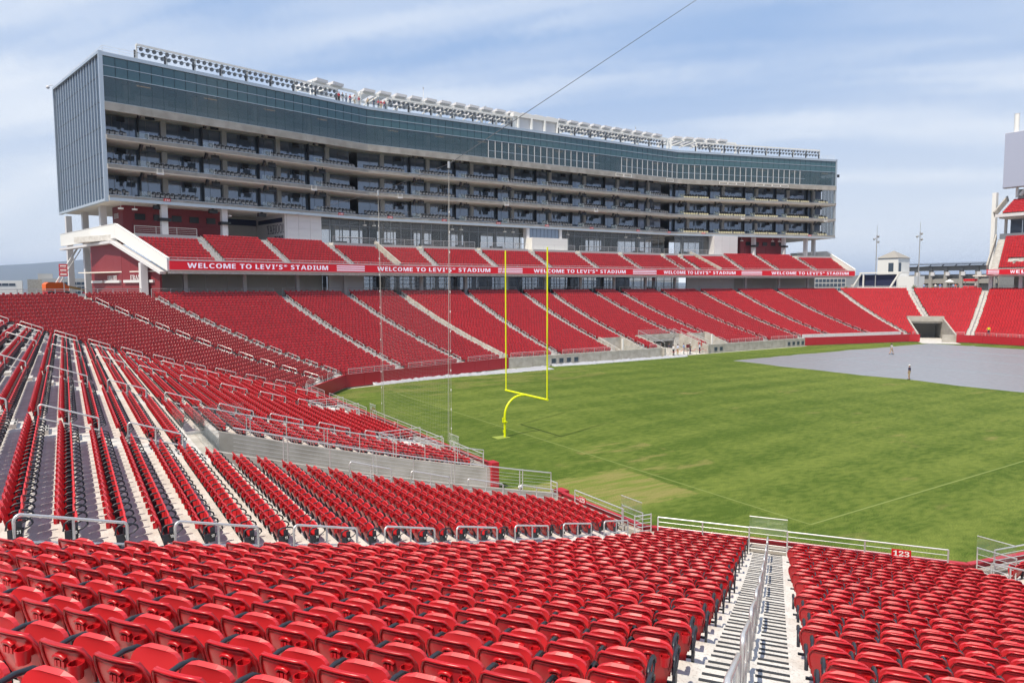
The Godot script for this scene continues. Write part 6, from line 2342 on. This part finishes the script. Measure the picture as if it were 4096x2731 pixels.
func tarps() -> void:
	var n := FastNoiseLite.new()
	n.seed = 77
	n.frequency = 0.16
	n.fractal_octaves = 4
	var b := MB.new()
	var nx := 150
	var nz := 110
	var x0 := 55.4
	var x1 := 112.0
	var z0 := -27.3
	var z1 := 26.0
	var f := func(i: int, j: int) -> Vector3:
		var u := float(i) / nx
		var v := float(j) / nz
		var x := lerpf(x0, x1, u)
		var z := lerpf(z0, z1, v)
		var edge := 1.4 * n.get_noise_2d(x * 0.4, 5.0)
		if j == 0:
			z += edge
		if i == 0:
			x += 1.1 * n.get_noise_2d(3.0, z * 0.35)
		# creases: sharp ridges from folded seams, plus low billows
		var c1 := 1.0 - absf(n.get_noise_2d(x * 0.55 + z * 0.4, z * 1.6 - x * 0.3)) * 6.0
		var y := 0.03 + 0.03 * maxf(0.0, c1) + 0.03 * (n.get_noise_2d(x * 0.9, z * 0.9) + 0.5)
		for s in [-19.0, -7.5, 5.0]:
			y += 0.10 * exp(-pow((z - s - 0.4 * n.get_noise_2d(x * 0.5, s)) / 0.22, 2.0))
		for s in [70.0, 84.5, 98.5]:
			y += 0.10 * exp(-pow((x - s - 0.5 * n.get_noise_2d(s, z * 0.5)) / 0.24, 2.0))
		if i == 0 or j == 0 or i == nx or j == nz:
			y = 0.012
		return Vector3(x, y, z)
	grid_smooth(b, f, nx, nz)
	var o := thing("field_tarp", "huge flat grey plastic tarpaulin covering half of the field", "tarpaulin")
	part(o, "sheet", b.mesh(), M["tarp"])
	# crumpled white covers rolled along the sideline
	rolled("sideline_cover", "crumpled white plastic cover along the foot of the red wall", [Vector2(0.2, -32.3), Vector2(6, -33.2), Vector2(12, -34.0), Vector2(19, -34.2), Vector2(26.6, -35.0)], [0.75, 0.6, 0.7, 1.2, 1.9], 3)
	rolled("sideline_cover", "crumpled white plastic cover along the bare concrete wall", [Vector2(28.6, -36.6), Vector2(35, -36.0), Vector2(42, -36.0), Vector2(49, -35.9), Vector2(54.8, -35.7)], [0.8, 0.9, 0.8, 0.8, 0.5], 9)

func grid_smooth(b: MB, f: Callable, nx: int, nz: int) -> void:
	var P := []
	for i in nx + 1:
		var col := PackedVector3Array()
		for j in nz + 1:
			col.append(f.call(i, j))
		P.append(col)
	var N := []
	for i in nx + 1:
		var col := PackedVector3Array()
		for j in nz + 1:
			var du: Vector3 = P[mini(i + 1, nx)][j] - P[maxi(i - 1, 0)][j]
			var dv: Vector3 = P[i][mini(j + 1, nz)] - P[i][maxi(j - 1, 0)]
			var nn := dv.cross(du).normalized()
			if nn.y < 0.0:
				nn = -nn
			col.append(nn)
		N.append(col)
	for i in nx:
		for j in nz:
			b.tris(P[i][j], P[i][j + 1], P[i + 1][j + 1], N[i][j], N[i][j + 1], N[i + 1][j + 1])
			b.tris(P[i][j], P[i + 1][j + 1], P[i + 1][j], N[i][j], N[i + 1][j + 1], N[i + 1][j])

func rolled(called: String, label: String, path: Array, wid: Array, sd: int) -> void:
	var n := FastNoiseLite.new()
	n.seed = sd
	n.frequency = 0.9
	n.fractal_octaves = 4
	var b := MB.new()
	var nl := 120
	var nw := 12
	var f := func(i: int, j: int) -> Vector3:
		var u := float(i) / nl * (path.size() - 1)
		var k := mini(int(u), path.size() - 2)
		var p: Vector2 = path[k].lerp(path[k + 1], u - k)
		var t: Vector2 = (path[k + 1] - path[k]).normalized()
		var w: float = lerpf(wid[k], wid[k + 1], u - k) * (1.0 + 0.3 * n.get_noise_1d(i * 0.4))
		if i == 0 or i == nl:
			w *= 0.25
		var v := float(j) / nw * 2.0 - 1.0
		var q := p + Vector2(-t.y, t.x) * v * w
		var y := 0.012
		if j > 0 and j < nw:
			y = 0.05 + 0.26 * (1.0 - v * v) * (0.6 + 0.9 * n.get_noise_2d(q.x * 1.2, q.y * 1.2)) + 0.10 * absf(n.get_noise_2d(q.x * 3.0, q.y * 3.0))
		return Vector3(q.x, maxf(y, 0.012), q.y)
	grid_smooth(b, f, nl, nw)
	var o := thing(called, label, "plastic cover", Vector3.ZERO, 0.0, "plastic covers along the sideline")
	part(o, "sheet", b.mesh(), M["white_tarp"])

# ---------------------------------------------------------------- people
# bones: [from, to, radius, radius, what]  0 skin 1 shirt 2 trousers 3 shoes 4 hair
func body(bones: Array, cell: float) -> ArrayMesh:
	var lo := Vector3(1e9, 1e9, 1e9)
	var hi := -lo
	for q in bones:
		for k in 2:
			var p: Vector3 = q[k]
			var r: float = maxf(q[2], q[3]) + cell * 2.0
			lo = lo.min(p - Vector3.ONE * r)
			hi = hi.max(p + Vector3.ONE * r)
	var nx := int((hi.x - lo.x) / cell) + 2
	var ny := int((hi.y - lo.y) / cell) + 2
	var nz := int((hi.z - lo.z) / cell) + 2
	var F := PackedFloat32Array()
	F.resize(nx * ny * nz)
	F.fill(1.0)
	var near := PackedFloat32Array()
	near.resize(F.size())
	near.fill(1e9)
	var what := PackedByteArray()
	what.resize(F.size())
	for q in bones:
		var a: Vector3 = q[0]
		var c: Vector3 = q[1]
		var ra: float = q[2]
		var rc: float = q[3]
		var pad := maxf(ra, rc) + cell * 3.0
		var l: Vector3 = (a.min(c) - Vector3.ONE * pad - lo) / cell
		var h: Vector3 = (a.max(c) + Vector3.ONE * pad - lo) / cell
		var ac := c - a
		var L2 := maxf(ac.length_squared(), 1e-6)
		for z in range(maxi(0, int(l.z)), mini(nz, int(h.z) + 1)):
			for y in range(maxi(0, int(l.y)), mini(ny, int(h.y) + 1)):
				for x in range(maxi(0, int(l.x)), mini(nx, int(h.x) + 1)):
					var p := lo + Vector3(x, y, z) * cell
					var t := clampf((p - a).dot(ac) / L2, 0.0, 1.0)
					var d := (p - a - ac * t).length() - lerpf(ra, rc, t)
					var id := (z * ny + y) * nx + x
					var o := F[id]
					var k := 0.03
					var hh := clampf(0.5 + 0.5 * (o - d) / k, 0.0, 1.0)
					F[id] = lerpf(o, d, hh) - k * hh * (1.0 - hh)
					if d < near[id]:
						near[id] = d
						what[id] = q[4]
	var vid := {}
	var verts := PackedVector3Array()
	var kinds := PackedByteArray()
	var off := [0, 1, nx, nx + 1, nx * ny, nx * ny + 1, nx * ny + nx, nx * ny + nx + 1]
	var co := [Vector3(0, 0, 0), Vector3(1, 0, 0), Vector3(0, 1, 0), Vector3(1, 1, 0), Vector3(0, 0, 1), Vector3(1, 0, 1), Vector3(0, 1, 1), Vector3(1, 1, 1)]
	var ed := [[0, 1], [2, 3], [4, 5], [6, 7], [0, 2], [1, 3], [4, 6], [5, 7], [0, 4], [1, 5], [2, 6], [3, 7]]
	for z in nz - 1:
		for y in ny - 1:
			for x in nx - 1:
				var id := (z * ny + y) * nx + x
				var inside := 0
				for k in 8:
					if F[id + off[k]] < 0.0:
						inside += 1
				if inside == 0 or inside == 8:
					continue
				var s := Vector3.ZERO
				var cnt := 0
				for e in ed:
					var f0 := F[id + off[e[0]]]
					var f1 := F[id + off[e[1]]]
					if (f0 < 0.0) != (f1 < 0.0):
						s += co[e[0]].lerp(co[e[1]], f0 / (f0 - f1))
						cnt += 1
				vid[id] = verts.size()
				verts.append(lo + (Vector3(x, y, z) + s / cnt) * cell)
				kinds.append(what[id])
	# faces
	var tri_i := []
	var sx := 1
	var sy := nx
	var sz := nx * ny
	for z in range(1, nz - 1):
		for y in range(1, ny - 1):
			for x in range(1, nx - 1):
				var id := (z * ny + y) * nx + x
				var a := F[id] < 0.0
				if a != (F[id + sx] < 0.0):
					tri_i.append([vid[id], vid[id - sy], vid[id - sy - sz], vid[id - sz], a])
				if a != (F[id + sy] < 0.0):
					tri_i.append([vid[id], vid[id - sz], vid[id - sz - sx], vid[id - sx], a])
				if a != (F[id + sz] < 0.0):
					tri_i.append([vid[id], vid[id - sx], vid[id - sx - sy], vid[id - sy], a])
	var nor := PackedVector3Array()
	nor.resize(verts.size())
	for q in tri_i:
		var nn := (verts[q[1]] - verts[q[0]]).cross(verts[q[2]] - verts[q[0]])
		if not q[4]:
			nn = -nn
		for k in 4:
			nor[q[k]] += nn
	var out := ArrayMesh.new()
	for kind in 5:
		var b := MB.new()
		for q in tri_i:
			if kinds[q[0]] != kind:
				continue
			var o := [q[0], q[1], q[2], q[3]]
			if not q[4]:
				o = [q[0], q[3], q[2], q[1]]
			b.tris(verts[o[0]], verts[o[1]], verts[o[2]], nor[o[0]].normalized(), nor[o[1]].normalized(), nor[o[2]].normalized())
			b.tris(verts[o[0]], verts[o[2]], verts[o[3]], nor[o[0]].normalized(), nor[o[2]].normalized(), nor[o[3]].normalized())
		if b.v.size() == 0:
			b.tri(Vector3.ZERO, Vector3(0.0001, 0, 0), Vector3(0, 0.0001, 0))
		b.mesh(null, out)
	return out

func pose(kind: String) -> Array:
	# facing +z, feet at y = 0, 1.78 m tall
	var B := []
	var lean := 0.0
	var fl := Vector3(-0.10, 0.05, 0.0)
	var fr := Vector3(0.10, 0.05, 0.0)
	var kl := Vector3(-0.10, 0.48, 0.03)
	var kr := Vector3(0.10, 0.48, 0.03)
	var el := Vector3(-0.27, 1.12, -0.02)
	var er := Vector3(0.27, 1.12, -0.02)
	var hl := Vector3(-0.27, 0.86, 0.08)
	var hr := Vector3(0.27, 0.86, 0.08)
	if kind == "walk":
		fl = Vector3(-0.09, 0.06, 0.30)
		kl = Vector3(-0.09, 0.52, 0.20)
		fr = Vector3(0.09, 0.09, -0.34)
		kr = Vector3(0.09, 0.50, -0.05)
		hl = Vector3(-0.26, 0.92, -0.22)
		el = Vector3(-0.27, 1.14, -0.14)
		hr = Vector3(0.25, 1.0, 0.28)
		er = Vector3(0.27, 1.14, 0.08)
	elif kind == "phone":
		er = Vector3(0.30, 1.22, 0.16)
		hr = Vector3(0.16, 1.46, 0.36)
		el = Vector3(-0.28, 1.14, 0.06)
		hl = Vector3(-0.12, 1.24, 0.28)
	elif kind == "hips":
		el = Vector3(-0.36, 1.16, -0.06)
		hl = Vector3(-0.19, 0.98, 0.06)
	var knee := 2
	var calf := 2
	if kind == "walk" or kind == "shorts":
		calf = 0
	B.append([Vector3(0, 0.96, 0), Vector3(0, 1.12, 0), 0.135, 0.13, 2 if kind != "x" else 1])
	B.append([Vector3(0, 1.08, 0), Vector3(0, 1.34, 0), 0.135, 0.15, 1])
	B.append([Vector3(-0.13, 1.40, 0), Vector3(0.13, 1.40, 0), 0.085, 0.085, 1])
	B.append([Vector3(0, 1.44, 0), Vector3(0, 1.56, 0.01), 0.055, 0.052, 0])
	B.append([Vector3(0, 1.60, 0.03), Vector3(0, 1.68, 0.015), 0.075, 0.088, 0])
	B.append([Vector3(0, 1.605, 0.105), Vector3(0, 1.63, 0.10), 0.016, 0.012, 0])
	B.append([Vector3(0, 1.66, -0.03), Vector3(0, 1.72, 0.0), 0.082, 0.088, 4])
	for s in [[-1, el, hl], [1, er, hr]]:
		var sh := Vector3(0.185 * s[0], 1.40, 0)
		B.append([sh, sh.lerp(s[1], 0.75), 0.062, 0.052, 1])
		B.append([sh.lerp(s[1], 0.75), s[1], 0.048, 0.044, 0])
		B.append([s[1], s[2], 0.043, 0.031, 0])
		var d: Vector3 = (s[2] - s[1]).normalized()
		B.append([s[2], s[2] + d * 0.09, 0.036, 0.030, 0])
		B.append([s[2] + d * 0.08, s[2] + d * 0.15, 0.022, 0.016, 0])
		B.append([s[2] + d * 0.03, s[2] + d * 0.08 + Vector3(-0.035 * s[0], 0.01, 0.02), 0.017, 0.014, 0])
	for s in [[-1, kl, fl], [1, kr, fr]]:
		var hip := Vector3(0.09 * s[0], 0.93, 0)
		B.append([hip, s[1], 0.095, 0.066, 2])
		B.append([s[1], s[1].lerp(s[2], 0.35), 0.062, 0.060, calf])
		B.append([s[1].lerp(s[2], 0.35), s[2] + Vector3(0, 0.05, -0.01), 0.058, 0.040, calf])
		B.append([s[2] + Vector3(0, 0.0, -0.05), s[2] + Vector3(0, -0.008, 0.16), 0.045, 0.038, 3])
	return B

var bodies := {}
func person(at: Vector3, yaw: float, kind: String, shirt: Color, pants: Color, label: String, group := "", cap := Color(-1, 0, 0), skin := Color(-1, 0, 0)) -> void:
	if not bodies.has(kind):
		bodies[kind] = body(pose(kind), 0.034)
	var o := thing("person", label, "person", at, yaw, group)
	var m := part(o, "body", bodies[kind], null)
	var cols := [M["skin"], null, null, M["shoe"], M["hair"]]
	cols[1] = cloth(shirt)
	cols[2] = cloth(pants)
	if skin.r >= 0.0:
		cols[0] = cloth(skin)
	for k in 5:
		m.set_surface_override_material(k, cols[k])
	if cap.r >= 0.0:
		var c := MB.new()
		for k in 10:
			var a0 := TAU * k / 10
			var a1 := TAU * (k + 1) / 10
			var prof := [[0.105, 1.69], [0.10, 1.75], [0.06, 1.80], [0.0, 1.815]]
			for j in 3:
				var p: Array = prof[j]
				var q: Array = prof[j + 1]
				c.quad(Vector3(cos(a1) * p[0], p[1], sin(a1) * p[0]), Vector3(cos(a0) * p[0], p[1], sin(a0) * p[0]), Vector3(cos(a0) * q[0], q[1], sin(a0) * q[0]), Vector3(cos(a1) * q[0], q[1], sin(a1) * q[0]))
		c.box(Vector3(-0.08, 1.69, 0.06), Vector3(0.08, 1.705, 0.2))
		part(o, "cap", c.mesh(), cloth(cap))

var cloths := {}
func cloth(c: Color) -> StandardMaterial3D:
	if not cloths.has(c):
		cloths[c] = mat("cloth%d" % cloths.size(), c.linear_to_srgb(), 0.85)
	return cloths[c]

func build_people() -> void:
	var white := Color(0.65, 0.65, 0.66)
	var blue := Color(0.22, 0.33, 0.60)
	var pale := Color(0.50, 0.55, 0.68)
	var navy := Color(0.02, 0.025, 0.06)
	var black := Color(0.02, 0.02, 0.022)
	var khaki := Color(0.45, 0.33, 0.18)
	var red := Color(0.45, 0.02, 0.03)
	var green := Color(0.03, 0.06, 0.04)
	var jeans := Color(0.05, 0.07, 0.16)
	var grey := Color(0.35, 0.35, 0.36)
	# on the tarpaulin
	person(Vector3(83.6, 0.10, -18.6), 1.35, "walk", grey, khaki, "person in a grey shirt and khaki shorts walking across the tarpaulin")
	person(Vector3(55.6, 0.03, -0.75), -2.9, "shorts", Color(0.03, 0.02, 0.05), khaki, "person in a dark shirt, khaki shorts and white cap beside the tarpaulin", "", white)
	# by the players' tunnel
	person(Vector3(54.8, 0.05, -39.7), 0.9, "hips", navy, khaki, "person in a navy shirt and khaki trousers at the players tunnel")
	person(Vector3(53.9, 0.05, -40.6), 1.2, "shorts", black, black, "person all in black in the shade by the tunnel steps")
	person(Vector3(53.6, 0.05, -37.5), 1.3, "phone", white, black, "person in a white shirt and black trousers holding up a phone")
	person(Vector3(55.0, 0.05, -37.9), 1.5, "phone", pale, khaki, "person in a pale blue shirt and tan trousers pointing a phone")
	person(Vector3(56.9, 0.05, -38.4), 0.4, "stand", blue, grey, "person in a blue shirt and grey shorts behind the rope")
	person(Vector3(57.4, 0.05, -37.5), 0.6, "phone", green, jeans, "person in a dark green shirt taking a picture at the tunnel")
	person(Vector3(58.5, 0.05, -38.5), 0.2, "stand", white, jeans, "person in a white shirt and white cap behind the rope", "", white)
	person(Vector3(59.9, 0.05, -37.7), 1.2, "phone", pale, navy, "person in a pale shirt and navy trousers at the tunnel wall")
	# roof terrace
	var rt := [[0, 36.9, red, black, "red jersey at the near end"], [0, 37.6, black, grey, "black shirt"], [0, 38.3, grey, jeans, "grey shirt"], [0, 39.1, red, jeans, "red jersey and jeans"], [0, 40.0, white, khaki, "white shirt"], [0, 40.9, red, grey, "red jersey and grey shorts"], [1, 0.6, khaki, black, "khaki shirt"], [1, 1.7, navy, jeans, "navy shirt"], [1, 2.6, red, black, "red jersey and black trousers"], [1, 3.1, red, khaki, "red jersey and khaki trousers"], [1, 3.7, red, jeans, "red jersey at the far end"]]
	for e in rt:
		person(v3(pat(TP, e[0], e[1], 0.8), 43.1), 0.2 if e[0] == 0 else 0.0, "stand", e[2], e[3], "person in a %s at the roof terrace guard" % e[4])
	# far concourse
	var fc := [[-47.9, blue, jeans, "blue shirt"], [-45.2, white, jeans, "white shirt"], [-44.1, Color(0.10, 0.2, 0.6), grey, "bright blue shirt"], [-41.1, blue, black, "blue shirt and black trousers"], [-40.6, Color(0.6, 0.08, 0.03), jeans, "orange red shirt"], [-40.0, black, black, "black shirt"], [-66.7, white, grey, "white shirt at the corner before the canopy"]]
	for e in fc:
		person(Vector3(149.6, 9.9, e[0]), -1.57, "stand", e[1], e[2], "person in a %s on the far concourse" % e[3])
	person(Vector3(120.8, 1.6, -20.6), -1.2, "hips", Color(0.65, 0.60, 0.02), navy, "person in a yellow vest on the far end zone aisle")
	person(Vector3(-11.4, 0.03, 16.7), 2.2, "stand", white, khaki, "person in a white cap standing inside the vehicle tunnel", "", white)
